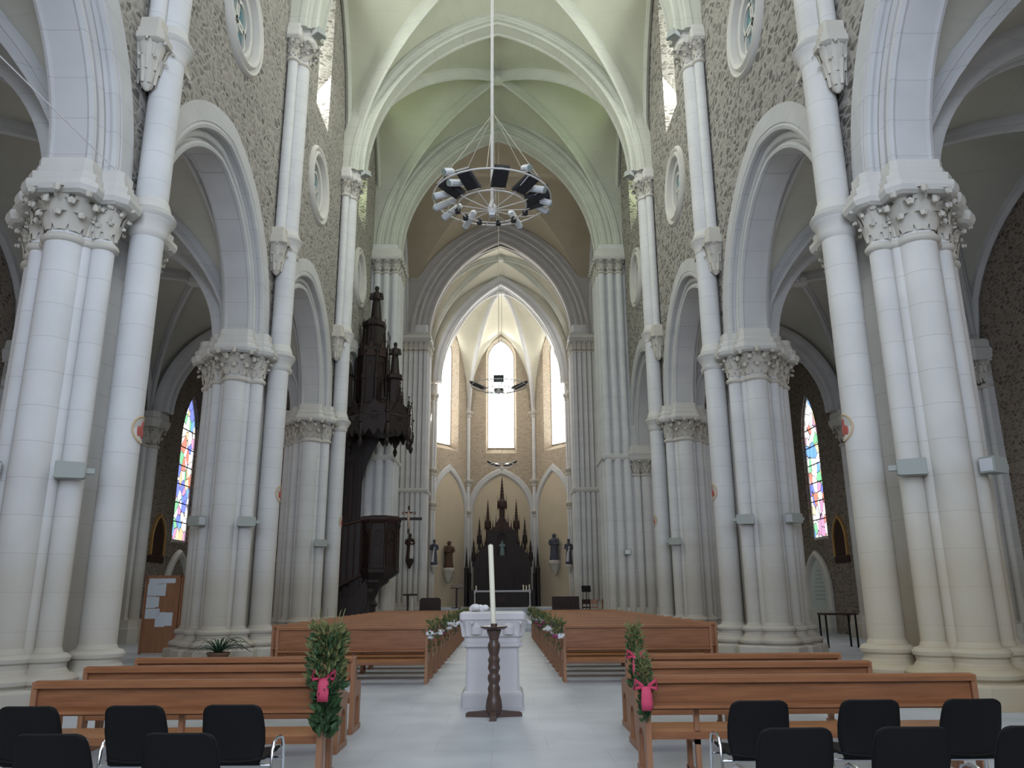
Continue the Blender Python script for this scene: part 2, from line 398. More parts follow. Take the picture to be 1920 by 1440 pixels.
for s, nm in ((-1, 'left'), (1, 'right')):
    nave_wall(s, nm)
    for i, y0 in enumerate(WALLY[:-1]):
        tn += 1
        a = MB().sweep(pointed(AI, AH, ZS-.02, y0+HB, 20), prof_arch, FX(s*7.05, 1)).build('trim_%d' % tn, M['arch'], smooth=28)
        struct(a)
        c = y0+HB
        # oculus: window with moulded rings, tracery and teal glass
        w = MB()
        fn = FX(s*6.5, s)
        pr = [(.16, .0), (.02, .02), (-.10, .08), (-.14, .16), (-.08, .22), (-.02, .24), (-.10, .30), (-.12, .36), (-.06, .41), (.02, .44), (.2, .44)]
        w.sweep(circle(c, 15.95, 1.0), pr, fn, closed=True)
        w.sweep(circle(c, 15.95, .80), [(.2, 0), (.08, .02), (.04, .1), (.08, .2), (.2, .22)], fn, closed=True)
        win = w.build('window_%d' % (2*tn-1), M['trim'], smooth=30); struct(win)
        tr = MB()
        for k in range(4):
            q = pi/4+k*pi/2
            tr.sweep(circle(c+.42*cos(q), 15.95+.42*sin(q), .33, 18), [(.16, 0), (.24, .0), (.24, .09), (.16, .09)], fn, closed=True)
        tr.build('tracery', M['trim'], win)
        MB().poly(circle(c, 15.95, .95), fn, .27, .29).build('pane', M['glass_teal'], win, smooth=0)
        # tall clerestory light
        win = struct(MB().poly(lancet(.66, 1.25, 24.0, 19.86, c), fn, .96, 1.06, [lancet(.56, 1.1, 24.0, 19.96, c)]).build('window_%d' % (2*tn), M['trim'], smooth=0))
        MB().poly(lancet(.56, 1.1, 24.0, 19.96, c), fn, 1.0, 1.03).build('pane', M['glass_green'] if y0 > 30 else M['glass_top'], win, smooth=0)

def web(x0, x1, y0, y1, zs, H, ratio, dome=.35, n=12, m_=None, rib=(.17, .42), rm=None, wall_ribs=True, tilt=0., ribs=True):
    cx, cy, a, b = (x0+x1)/2, (y0+y1)/2, (x1-x0)/2, (y1-y0)/2
    g = lambda t: H*arcz(t, 1., ratio)/ratio
    w = MB()
    for ax in (0, 1):
        for sg in (-1, 1):
            vs = []; fs = []
            for i in range(n+1):
                t = i/n
                for j in range(2*n+1):
                    sv = -1+j/n
                    x, y = (sg*a*t, b*t*sv) if ax == 0 else (a*t*sv, sg*b*t)
                    vs.append((cx+x, cy+y, zs+g(t*abs(sv))+dome*(1-t*t)-tilt*(y/b+1)*.5*(zs+g(t*abs(sv))-zs)/H))
            k = 2*n+1
            fs = [(i*k+j, i*k+j+1, (i+1)*k+j+1, (i+1)*k+j) for i in range(n) for j in range(2*n)]
            w.add(vs, fs)
    c = w.build('ceiling', m_ or M['vault'], smooth=40); struct(c)
    rw, rd = rib
    pr = [(-rw, .12), (-rw, -.08), (-rw*.75, -.16), (-rw*.55, -rd*.6), (-rw*.45, -rd), (0, -rd-.05), (rw*.45, -rd), (rw*.55, -rd*.6), (rw*.75, -.16), (rw, -.08), (rw, .12)]
    D = sqrt(a*a+b*b); rm = rm or M['vault_rib']
    for sg in (-1, 1) if ribs else ():
        path = []
        for i in range(-16, 17):
            t = i/16; path.append((D*(1+t), zs+g(abs(t))+dome*(1-t*t)-tilt*(t*sg+1)*.5*g(abs(t))/H))
        A = (cx-a, cy-sg*b); B = (cx+a, cy+sg*b)
        MB().sweep(path, pr, FD(A, B)).build('diagonal_rib', rm or M['arch'], c, smooth=40)
    bz = zs+H+dome-rd-tilt*.5
    MB().lathe([(.05, -.12), (.26, -.08), (.36, .05), (.34, .2), (.3, .5)], (cx, cy), 12, bz).build('boss', rm or M['arch'], c)
    if wall_ribs:
        p2 = [(-.12, 0.1), (-.12, -.16), (0, -.24), (.12, -.16), (.12, .1)]
        for sg in (-1, 1):
            pts = [(cy+b*i/14, zs+g(abs(i/14))) for i in range(-14, 15)]
            MB().sweep(pts, p2, FX(cx+sg*(a-.06))).build('wall_rib', rm or M['arch'], c, smooth=40)
    return c
struct(MB().box(-14, 14, -4.6, -4.2, 0, 27.6).build('wall_west', M['rubble'], smooth=0))
for y0, y1 in zip(WALLY[:-1], WALLY[1:]):
    web(-6.42, 6.42, y0, y1, 18.75, 7.9, 1.30)
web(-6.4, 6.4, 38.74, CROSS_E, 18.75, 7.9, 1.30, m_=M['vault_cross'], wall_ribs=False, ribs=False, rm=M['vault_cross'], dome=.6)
web(XA-5.5, XA+5.5, CROSS_E, 55.7, 17.9, 7.45, 1.35, m_=M['vault_apse'], rib=(.14, .3), dome=.5, tilt=.55)

def band(hw, q1, order):                           # transverse arch: soffit with rolled edges and a stepped shoulder
    h = [(hw*.55, 0), (hw*.62, -.06), (hw*.75, -.07), (hw*.84, 0), (hw*.82, .1), (hw*.75, .16), (hw*.8, .26), (hw*.92, .27), (hw, .34), (hw, .5), (hw*.94, .55), (hw*.94, q1)]
    return [(-p, q) for p, q in reversed(h)]+h
for y in PIERY[:-1]:
    tn += 1
    struct(MB().sweep(pointed(5.68, 7.35, 18.85, 0, 24), band(.52, 1.0, 0), FY(y)).build('trim_%d' % tn, M['vault_rib'], smooth=28))
def big_arch(y, x0, a, H, zs, hw, q1, m_=None):
    global tn; tn += 1
    return struct(MB().sweep(pointed(a, H, zs, 0, 24), band(hw, q1, 0), FY(y, 1, x0)).build('trim_%d' % tn, m_ or M['arch'], smooth=28))
big_arch(38.74, 0, 5.2, 7.3, 18.9, .62, 1.0, M['vault_rib']); big_arch(38.74, 0, 5.85, 8.0, 18.9, .95, 1.5, M['vault_rib'])
big_arch(CROSS_E, .1, 4.85, 7.1, 18.4, .60, 1.0, M['cross_arch']); big_arch(CROSS_E, .1, 5.55, 7.85, 18.4, 1.0, 1.5, M['cross_arch'])
big_arch(55.9, XA, 4.45, 7.6, 16.7, .5, .5)
struct(MB().poly([(XA-5.6, 16.5)]+off_path(pointed(4.45, 7.6, 16.7, XA, 18), .3)+[(XA+5.6, 16.5), (XA+5.6, 26.5), (XA-5.6, 26.5)], FY(55.75), 0, .3).build('wall_choir_arch', M['vault_apse'], smooth=0))
# crossing side arches and the transept arms
for s, nm in ((-1, 'left'), (1, 'right')):
    tn += 1
    struct(MB().sweep(pointed(5.0, 7.0, 18.4, 44.97, 20), band(.8, 1.9, 0), FX(s*6.9)).build('trim_%d' % tn, M['arch'], smooth=28))
    fx = FX(s*13.6, s)
    h = lancet(1.6, 3.4, 16., 6.5, 45.)
    struct(MB().poly([(37.6, 0), (51.9, 0), (51.9, 26), (37.6, 26)], fx, 0, .6, [h]).build('wall_transept_'+nm, M['rubble'], smooth=0))
    wn_ = struct(MB().poly(h, fx, .3, .4, [lancet(1.5, 3.25, 16., 6.6, 45.)]).build('window_%d' % (40+s), M['trim'], smooth=0))
    MB().poly(lancet(1.5, 3.25, 16., 6.6, 45.), fx, .33, .36).build('pane', M['glass_transept'], wn_, smooth=0)
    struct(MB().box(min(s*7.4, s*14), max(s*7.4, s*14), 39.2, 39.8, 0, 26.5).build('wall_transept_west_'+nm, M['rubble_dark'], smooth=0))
    struct(MB().box(min(s*6.6, s*14), max(s*6.6, s*14), 51.0, 51.7, 0, 26.5).build('wall_transept_east_'+nm, M['rubble'], smooth=0))
    # a barrel ceiling over the arm
    pts = [(u, v) for u, v in pointed(5.6, 7.6, 18.4, 45.2, 10)]
    w = MB(); w.add([(x, u, v) for x in (s*6.9, s*13.9) for u, v in pts], [(k, k+1, len(pts)+k+1, len(pts)+k) for k in range(len(pts)-1)])
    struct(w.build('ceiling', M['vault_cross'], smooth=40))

# ---- aisles
AWS = {-1: 13.6, 1: 13.85}
for s, nm in ((-1, 'left'), (1, 'right')):
    AW = AWS[s]; fx = FX(s*AW, s)
    cs = [y0+HB for y0 in PIERY[:-1]]
    holes = [(lancet(.90, 2.1, 8.2, 3.8, c), lancet(.85, 2.05, 8.2, 3.9, c)) for c in cs]
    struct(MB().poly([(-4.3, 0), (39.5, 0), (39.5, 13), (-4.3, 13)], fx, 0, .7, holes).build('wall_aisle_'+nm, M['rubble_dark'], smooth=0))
    for k, c in enumerate(cs):
        wn_ = struct(MB().poly(lancet(.875, 2.08, 8.2, 3.85, c), fx, .10, .2, [lancet(.80, 1.97, 8.2, 3.95, c)]).build('window_%d' % (20+4*(s+1)+k), M['trim'], smooth=0))
        MB().poly(lancet(.80, 1.97, 8.2, 3.95, c), fx, .14, .17).build('pane', M['glass_aisle'], wn_, smooth=0)
        bars = MB()
        for z in (4.7, 5.5, 6.3, 7.1, 7.9, 8.7): bars.box(s*AW+s*.13-.02, s*AW+s*.13+.02, c-.8, c+.8, z-.02, z+.02)
        bars.build('glazing_bar', M['lampblack'], wn_, smooth=0)
    for y0, y1 in zip(WALLY[:-1], WALLY[1:]):
        web(min(s*7.5, s*AW), max(s*7.5, s*AW), y0, y1, 8.5, 3.7, 1.18, dome=.25, n=10, m_=M['vault_aisle'], rib=(.13, .26), rm=M['arch'])
    for y in PIERY[:-1]:
        tn += 1
        xm = s*(7.7+AW-.5)/2
        struct(MB().sweep(pointed((AW-.5-7.7)/2-.3, 3.2, 8.5, 0, 16), band(.3, .55, 0), FY(y, 1, xm)).build('trim_%d' % tn, M['arch'], smooth=28))

# ---- choir walls and the polygonal apse
AX = 2.62; YB = 61.5; BX, BY = 5.3, 58.1
def apse_face(A, B, nm, wc, wa=1.04, window=True, blind=True, n=0):
    L = sqrt((B[0]-A[0])**2+(B[1]-A[1])**2); fd = FD(A, B); fn = fd
    # p grows outward
    holes = []
    if window: holes = [(lancet(wa+.18, 1.75, 20.3, 12.4, wc), lancet(wa, 1.55, 20.35, 12.95, wc))]
    wl = struct(MB().poly([(0, .3), (L, .3), (L, 26), (0, 26)], fn, 0, .9, holes).build('wall_apse_'+nm, M['rubble_tan'], smooth=0))
    if window:
        wn_ = struct(MB().poly(lancet(wa+.05, 1.6, 20.35, 12.9, wc), fn, .68, .8, [lancet(wa-.02, 1.52, 20.35, 12.97, wc)]).build('window_%d' % n, M['trim'], smooth=0))
        MB().poly(lancet(wa-.02, 1.52, 20.35, 12.97, wc), fn, .72, .75).build('pane', M['glass_apse'], wn_, smooth=0)
    if blind:
        bc = L/2; ba = L/2-.42
        path = [(bc-ba, .8)]+pointed(ba, 3.0, 7.7, bc, 12)+[(bc+ba, .8)]
        MB().sweep(path, [(0, .5), (-.05, .5), (-.16, .4), (-.16, .1), (-.08, 0), (0, 0)], fn).build('blind_arch', M['arch'], wl, smooth=30)
        MB().poly(path, fn, -.03, .02, back=False).build('niche_panel', M['niche'], wl, smooth=0)
    return wl
A1, A2 = (XA-AX, YB), (XA+AX, YB); B1, B2 = (XA-BX, BY), (XA+BX, BY); C1, C2 = (XA-BX, 55.7), (XA+BX, 55.7); D1, D2 = (XA-BX, 51.3), (XA+BX, 51.3)
LD = sqrt((BX-AX)**2+(YB-BY)**2)
apse_face(A1, A2, 'back', AX, n=50)
apse_face(B1, A1, 'left', LD*.45, n=51)
apse_face(A2, B2, 'right', LD*.55, n=52)
apse_face(C1, B1, 'left_return', 1.2, window=False, blind=False); apse_face(B2, C2, 'right_return', 1.2, window=False, blind=False)
apse_face(D1, C1, 'choir_left', 2.2, .75, window=True, blind=False, n=53); apse_face(C2, D2, 'choir_right', 2.2, .75, window=True, blind=False, n=54)
# apse vault: one cell over each face, ribs to the boss
BOSS = Vector((XA, 57.2, 24.35)); ZR = 15.7
def rib_z(t): return ZR+(BOSS.z-ZR)*sin(pi/2*min(1, t))**.62 if t > 0 else ZR
cell = MB(); n = 14
faces = [(C1, B1, 6.3), (B1, A1, 6.9), (A1, A2, 6.9), (A2, B2, 6.9), (B2, C2, 6.3)]
for P, Q, Hl in faces:
    P, Q = Vector(P), Vector(Q); L = (Q-P).length; vs = []
    for i in range(n+1):
        t = i/n
        for j in range(n+1):
            q = j/n; base = P.lerp(Q, q); xy = base.lerp(Vector((BOSS.x, BOSS.y)), t)
            lun = arcz(2*q-1, L/2, Hl)*(1-t)**2.2
            vs.append((xy.x, xy.y, max(rib_z(t), ZR+lun*1.0+(rib_z(t)-ZR)*(1-(1-t)**2.2*min(1, lun/Hl)))))
    cell.add(vs, [(i*(n+1)+j, i*(n+1)+j+1, (i+1)*(n+1)+j+1, (i+1)*(n+1)+j) for i in range(n) for j in range(n)])
apse_vault = struct(cell.build('ceiling', M['vault_apse'], smooth=40))
for P in (B1, A1, A2, B2):
    L = (Vector((BOSS.x, BOSS.y))-Vector(P)).length
    path = [(L*i/20, rib_z(i/20)) for i in range(21)]
    MB().sweep(path, [(-.13, .1), (-.13, -.1), (-.06, -.26), (.06, -.26), (.13, -.1), (.13, .1)], FD(P, (BOSS.x, BOSS.y))).build('rib', M['arch'], apse_vault, smooth=40)
MB().lathe([(.05, -.35), (.3, -.3), (.38, -.15), (.3, .1)], (BOSS.x, BOSS.y), 12, BOSS.z).build('boss', M['arch'], apse_vault)
for (P, Q, Hl) in ():
    L = (Vector(Q)-Vector(P)).length; fd = FD(P, Q)
    MB().sweep(pointed(L/2-.1, Hl-.15, ZR, L/2, 14), [(0, -.12), (.16, -.1), (.2, 0), (.16, .14), (0, .14)], fd).build('wall_rib', M['arch'], apse_vault, smooth=40)

# ------------------------------------------------------------------ piers
def base_prof(r):
    return [(r+.24, .0), (r+.24, .34), (r+.20, .36), (r+.25, .40), (r+.26, .45), (r+.22, .50), (r+.14, .53), (r+.09, .60), (r+.09, .66), (r+.13, .69), (r+.14, .74), (r+.10, .79), (r+.03, .81), (r, .88)]
def shaft_mesh(r, z0, z1, n=24): return MB().lathe([(r, z0), (r, z1)], n=n)
def cap_mesh(r, z0, h, big=True):
    b = MB()
    b.lathe([(r, z0-.16), (r+.05, z0-.13), (r+.065, z0-.09), (r+.05, z0-.05), (r, z0-.02), (r, z0), (r*1.0, z0+h*.35), (r*1.05, z0+h*.62), (r*1.18, z0+h*.84), (r*1.42, z0+h*.95), (r*1.45, z0+h)], n=16)
    k = 9 if big else 7
    b.leafs((0, 0), r*1.02, r*1.38, z0+.02, z0+h*.46, k, 0, .86, r*.40)
    b.leafs((0, 0), r*1.04, r*1.58, z0+h*.2, z0+h*.76, k, pi/k, .86, r*.44)
    b.leafs((0, 0), r*1.08, r*1.90, z0+h*.5, z0+h*1.0, k, 0, .66, r*.50)
    return b
def abacus(b, poly):                               # moulded slab, local levels from 7.9 to 8.5
    b.stack(poly, [(7.86, .02), (7.90, .09), (7.98, .125), (8.06, .12), (8.07, .06), (8.12, .035), (8.2, .05), (8.235, .045), (8.24, -.01), (8.30, -.035), (8.36, -.03), (8.38, -.06), (8.53, -.06)])
SH = [('soffit', .02, -1.0, .30), ('soffit', .02, 1.0, .30), ('diag', .52, -.76, .18), ('diag', .52, .76, .18), ('diag', -.52, -.76, .15), ('diag', -.52, .76, .15), ('aisle', -.95, 0, .24), ('side', -.78, -.42, .12), ('side', -.78, .42, .12), ('side', -.27, -.90, .11), ('side', -.27, .90, .11), ('side', .31, -.92, .10), ('side', .31, .92, .10)]
NX = .86                                           # nave shaft
def make_pier(label):
    t = thing('clustered_pier', label, 'pillar')
    core = MB(); core.stack([(x, y) for x, y in ((.24, -.22), (.24, .22), (.33, .60), (.38, .82), (-.35, .82), (-.72, .55), (-.86, .3), (-.86, -.3), (-.72, -.55), (-.35, -.82), (.38, -.82), (.33, -.60))], [(0, 0), (8.3, 0)])
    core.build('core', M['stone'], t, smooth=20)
    pl = MB()
    for nm, x, y, r in SH+[('nave', NX, 0, .28)]:
        if nm == 'side': continue
        pl.stack(octa(x, y, r+.36), [(0, 0), (.30, 0), (.34, -.04)])
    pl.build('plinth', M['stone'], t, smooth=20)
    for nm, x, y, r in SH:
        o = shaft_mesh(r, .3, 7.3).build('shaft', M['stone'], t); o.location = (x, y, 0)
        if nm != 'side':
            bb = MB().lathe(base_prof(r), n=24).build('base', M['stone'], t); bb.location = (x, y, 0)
        cp = cap_mesh(r, 7.28, .66, nm == 'soffit').build('capital', M['capital'], t, smooth=50); cp.location = (x, y, 0)
    ab = MB()
    for y in (-1, 1): abacus(ab, chamfer(.02, y*1.04, .50, .42, .12))
    for y in (-1, 1):
        abacus(ab, chamfer(.55, y*.76, .30, .30, .12)); abacus(ab, chamfer(-.55, y*.76, .28, .28, .12))
    abacus(ab, chamfer(-.98, 0, .40, .40, .14)); abacus(ab, chamfer(-.2, 0, .75, .8, .1))
    ab.build('abacus', M['trim'], t, smooth=25)
    # the tall nave shaft with its two rings, corbelled side shafts and the vault capitals
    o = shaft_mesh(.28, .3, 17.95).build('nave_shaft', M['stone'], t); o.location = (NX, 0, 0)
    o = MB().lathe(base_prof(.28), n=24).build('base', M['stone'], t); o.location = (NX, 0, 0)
    ringp = [(.28, -.34), (.31, -.30), (.33, -.22), (.33, -.16), (.40, -.04), (.44, .02), (.45, .08), (.42, .13), (.36, .17), (.34, .26), (.30, .38), (.28, .42)]
    o = MB().lathe(ringp, n=24).build('shaft_ring', M['trim'], t); o.location = (NX, 0, 8.05)
    o = MB().lathe([(r*.94, z) for r, z in ringp], n=24).build('shaft_ring', M['trim'], t); o.location = (NX, 0, 11.62)
    for sy in (-1, 1):
        cb = MB().lathe([(.03, 10.5), (.10, 10.58), (.15, 10.75), (.19, 11.0), (.25, 11.32), (.26, 11.42)], n=14)
        cb.leafs((0, 0), .13, .25, 10.6, 11.1, 7, 0, .9, .07); cb.leafs((0, 0), .17, .32, 10.85, 11.4, 7, .4, .9, .08)
        cb.stack(chamfer(0, 0, .25, .25, .06), [(11.38, .02), (11.42, .07), (11.52, .08), (11.53, .03), (11.64, .04), (11.65, -.02), (11.9, -.03), (11.95, -.08)])
        o = cb.build('corbel', M['capital'], t, smooth=40); o.location = (.70, sy*.40, 0)
        o = shaft_mesh(.15, 11.8, 17.95).build('vault_shaft', M['stone'], t); o.location = (.72, sy*.38, 0)
        o = cap_mesh(.15, 17.75, .6, False).build('capital', M['capital'], t, smooth=50); o.location = (.72, sy*.38, 0)
        o = MB().stack(chamfer(0, 0, .26, .26, .07), [(18.33, -.05), (18.42, .02), (18.5, .03), (18.55, 0), (18.72, 0), (18.78, -.05), (18.9, -.06)]).build('abacus', M['trim'], t, smooth=25); o.location = (.72, sy*.40, 0)
    o = cap_mesh(.27, 17.75, .6, False).build('capital', M['capital'], t, smooth=50); o.location = (NX, 0, 0)
    o = MB().stack(chamfer(0, 0, .42, .36, .12), [(18.33, -.05), (18.42, .02), (18.5, .03), (18.55, 0), (18.72, 0), (18.78, -.05), (18.9, -.06)]).build('abacus', M['trim'], t, smooth=25); o.location = (NX, 0, 0)
    # springers of the ribs, rising out of the vault capitals
    sp = MB()
    for x, y, r in ((.95, 0, .26), (.75, .38, .17), (.75, -.38, .17)): sp.lathe([(r, 18.85), (r*.95, 19.6), (r*.8, 20.6)], (x, y), 12)
    return t
P_LABEL = {(-1, 0): 'clustered white stone pier nearest the west wall, on the pulpit side of the nave',
           (-1, 1): 'clustered white stone pier beside the black chairs, on the pulpit side of the nave',
           (-1, 2): 'clustered white stone pier with a green plant at its foot and notice board behind',
           (-1, 3): 'clustered white stone pier standing just in front of the dark wooden pulpit',
           (1, 0): 'clustered white stone pier nearest the west wall, opposite the pulpit side',
           (1, 1): 'clustered stone pier stained yellowish near the floor, beside the front pew opposite the pulpit',
           (1, 2): 'clustered white stone pier with the pale memorial niche behind it, opposite the notice board',
           (1, 3): 'slender-looking clustered pier directly across the nave from the pulpit'}
proto = None
for s in (-1, 1):
    for i, y in enumerate(PIERY[:-1]):
        loc = (s*7.05, y, 0); rz = 0 if s < 0 else pi
        if proto is None: proto = make_pier(P_LABEL[(s, i)]); proto.location = loc
        else: dup(proto, loc, rz, P_LABEL[(s, i)])
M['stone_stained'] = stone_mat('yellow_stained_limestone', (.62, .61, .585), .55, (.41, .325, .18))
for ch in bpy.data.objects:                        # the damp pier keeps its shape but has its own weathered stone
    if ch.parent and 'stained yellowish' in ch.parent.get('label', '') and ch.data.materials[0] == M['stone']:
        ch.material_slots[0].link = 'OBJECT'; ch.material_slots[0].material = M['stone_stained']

def make_cross_pier(label, hx0, hx1, hy, west, nave, zcap, ring_z, z_floor, arc):
    """crossing pier: stone core with rows of slim shafts on its west, nave and east faces (local +x faces the nave)"""
    t = thing('crossing_pier', label, 'pillar')
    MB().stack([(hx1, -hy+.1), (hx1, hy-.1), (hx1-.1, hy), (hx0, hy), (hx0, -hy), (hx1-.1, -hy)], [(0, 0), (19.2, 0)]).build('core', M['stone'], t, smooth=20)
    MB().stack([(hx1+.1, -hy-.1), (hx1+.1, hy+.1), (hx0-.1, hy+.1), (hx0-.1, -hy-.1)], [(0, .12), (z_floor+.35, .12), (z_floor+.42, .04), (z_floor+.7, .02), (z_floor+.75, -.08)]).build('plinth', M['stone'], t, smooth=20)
    for (x, r) in west:
        for sy in (-1, 1):
            ar = x in arc
            o = shaft_mesh(r, .3, 7.4 if ar and sy < 0 else zcap-.6, 16).build('shaft', M['stone'], t); o.location = (x, sy*(hy+.03), 0)
            if ar and sy < 0:
                o = cap_mesh(r, 7.2, .6, False).build('capital', M['capital'], t, smooth=50); o.location = (x, sy*(hy+.03), 0)
            else:
                o = cap_mesh(r, zcap-.85, .6, False).build('capital', M['capital'], t, smooth=50); o.location = (x, sy*(hy+.03), 0)
    for (y, r) in nave:
        o = shaft_mesh(r, .3, zcap-.6, 16).build('shaft', M['stone'], t); o.location = (hx1+.03, y, 0)
        o = cap_mesh(r, zcap-.85, .6, False).build('capital', M['capital'], t, smooth=50); o.location = (hx1+.03, y, 0)
    R = [(hx1+.2, -hy-.2), (hx1+.2, hy+.2), (hx0-.05, hy+.2), (hx0-.05, -hy-.2)]
    MB().stack(R, [(ring_z-.16, -.16), (ring_z-.1, -.02), (ring_z, .05), (ring_z+.1, .06), (ring_z+.16, 0), (ring_z+.26, -.16)]).build('string_course', M['trim'], t, smooth=25)
    MB().stack(R, [(zcap-.28, -.05), (zcap-.2, .06), (zcap-.08, .1), (zcap-.02, .04), (zcap+.25, .04), (zcap+.3, -.05), (zcap+.42, -.07)]).build('abacus', M['trim'], t, smooth=25)
    if arc:
        ab = MB()
        for x in arc: ab.stack(chamfer(x, -hy-.05, .3, .34, .1), [(7.78, -.04), (7.86, .02), (8.0, .04), (8.1, .1), (8.2, .1), (8.3, .02), (8.5, 0)])
        ab.build('abacus', M['trim'], t, smooth=25)
    return t
W4 = [(.92, .19), (.47, .19), (.02, .19), (-.43, .17), (-.85, .22)]
p4 = make_cross_pier('broad crossing pier of slim stone shafts behind the dark pulpit', -1.7, .98, 1.0, W4, [(-.66, .17), (-.22, .17), (.22, .17), (.66, .17)], 18.5, 7.95, .3, (-.43, -.85))
p4.location = (-6.2, 38.74, 0)
dup(p4, (6.2, 38.74, 0), pi, 'broad crossing pier of slim stone shafts opposite the pulpit')
# the copy is turned half round: its arcade capitals must look west again
for ch in bpy.data.objects:
    if ch.parent and ch.parent.get('label', '').startswith('broad crossing pier of slim stone shafts opposite'):
        ch.scale = (1, -1, 1); ch.location.y *= -1
W5 = [(.86, .15), (.53, .15), (.20, .15), (-.13, .15), (-.46, .15), (-.79, .15)]
p5 = make_cross_pier('tall ribbed pier between the crossing and the choir on the pulpit side', -1.1, .92, .85, W5, [(-.6, .15), (-.2, .15), (.2, .15), (.6, .15)], 18.2, 8.0, .5, ())
p5.location = (-5.78+XA*.5, CROSS_E, 0)
dup(p5, (5.78+XA*.5, CROSS_E, 0), pi, 'tall ribbed pier between the crossing and the choir on the side away from the pulpit')

# aisle wall responds
def make_respond(label):
    t = thing('wall_respond', label, 'half column')
    for x, y, r in ((0, 0, .22), (-.18, .34, .13), (-.18, -.34, .13)):
        o = shaft_mesh(r, .3, 7.4, 16).build('shaft', M['stone'], t); o.location = (x, y, 0)
        o = MB().lathe(base_prof(r), n=16).build('base', M['stone'], t); o.location = (x, y, 0)
        o = cap_mesh(r, 7.25, .65, False).build('capital', M['capital'], t, smooth=50); o.location = (x, y, 0)
    MB().stack(chamfer(-.05, 0, .42, .62, .2), [(7.88, -.04), (7.96, .02), (8.1, .06), (8.2, .06), (8.25, 0), (8.45, -.02), (8.5, -.05)]).build('abacus', M['trim'], t, smooth=25)
    MB().stack(chamfer(-.1, 0, .55, .75, .25), [(0, 0), (.5, 0), (.56, -.05), (.8, -.08)]).build('plinth', M['stone'], t, smooth=20)
    MB().box(-.4, -.1, -.5, .5, 0, 8.2).build('core', M['stone'], t, smooth=0)
    return t
R_LAB = {-1: ['stone half column on the pulpit-side aisle wall, out beyond the first bay', 'stone half column on the pulpit-side aisle wall beside the black chairs', 'stone half column on the dark aisle wall left of the nearest pier', 'stone half column on the dark aisle wall beside the tall stained glass window'],
         1: ['stone half column on the far aisle wall, out beyond the first bay', 'stone half column on the far aisle wall next to the chairs', 'stone half column on the rubble wall right of the stained pier', 'stone half column beside the stained glass window above the memorial niche']}
pr_ = None
for s in (-1, 1):
    for i, y in enumerate(PIERY[:-1]):
        if pr_ is None: pr_ = make_respond(R_LAB[s][i]); pr_.location = (s*(AWS[s]-.28), y, 0)
        else: dup(pr_, (s*(AWS[s]-.28), y, 0), 0 if s < 0 else pi, R_LAB[s][i])
# slim choir and apse shafts
def make_apse_shaft(label, loc, rot, big):
    t = thing('apse_shaft', label, 'half column', loc, rot)
    lay = ((0, 0, .15), (-.12, .26, .10), (-.12, -.26, .10)) if big else ((0, .16, .14), (0, -.2, .14))
    for x, y, r in lay:
        o = shaft_mesh(r, .3, 16.0, 14).build('shaft', M['stone'], t); o.location = (x, y, 0)
    for z in (7.6, 10.0, 15.45):
        rg = MB()
        for x, y, r in lay: rg.lathe([(r, -.22), (r+.05, -.15), (r+.03, -.05), (r+.10, .1), (r+.13, .2), (r+.12, .3), (r, .36)], (x, y), 14)
        o = rg.build('shaft_ring', M['capital'], t); o.location = (0, 0, z)
    return t
for nm, P, rot, big in (('between the central apse window and the red-robed statue', A1, pi*1.62, True), ('between the central apse window and the blue-robed statue', A2, pi*1.38, True)):
    make_apse_shaft('slim triple stone shaft '+nm, (P[0]*.985, P[1]-.08, 0), rot, big)
make_apse_shaft('slim stone shaft at the outer edge of the side apse window, pulpit side', (B1[0]+.12, B1[1], 0), 0, False)
make_apse_shaft('slim stone shaft at the outer edge of the side apse window, away from the pulpit', (B2[0]-.12, B2[1], 0), pi, False)
make_apse_shaft('slim stone shaft carrying the apse arch on the pulpit side', (C1[0]+.52, C1[1]+.1, 0), 0, True)
make_apse_shaft('slim stone shaft carrying the apse arch away from the pulpit', (C2[0]-.52, C2[1]+.1, 0), pi, True)

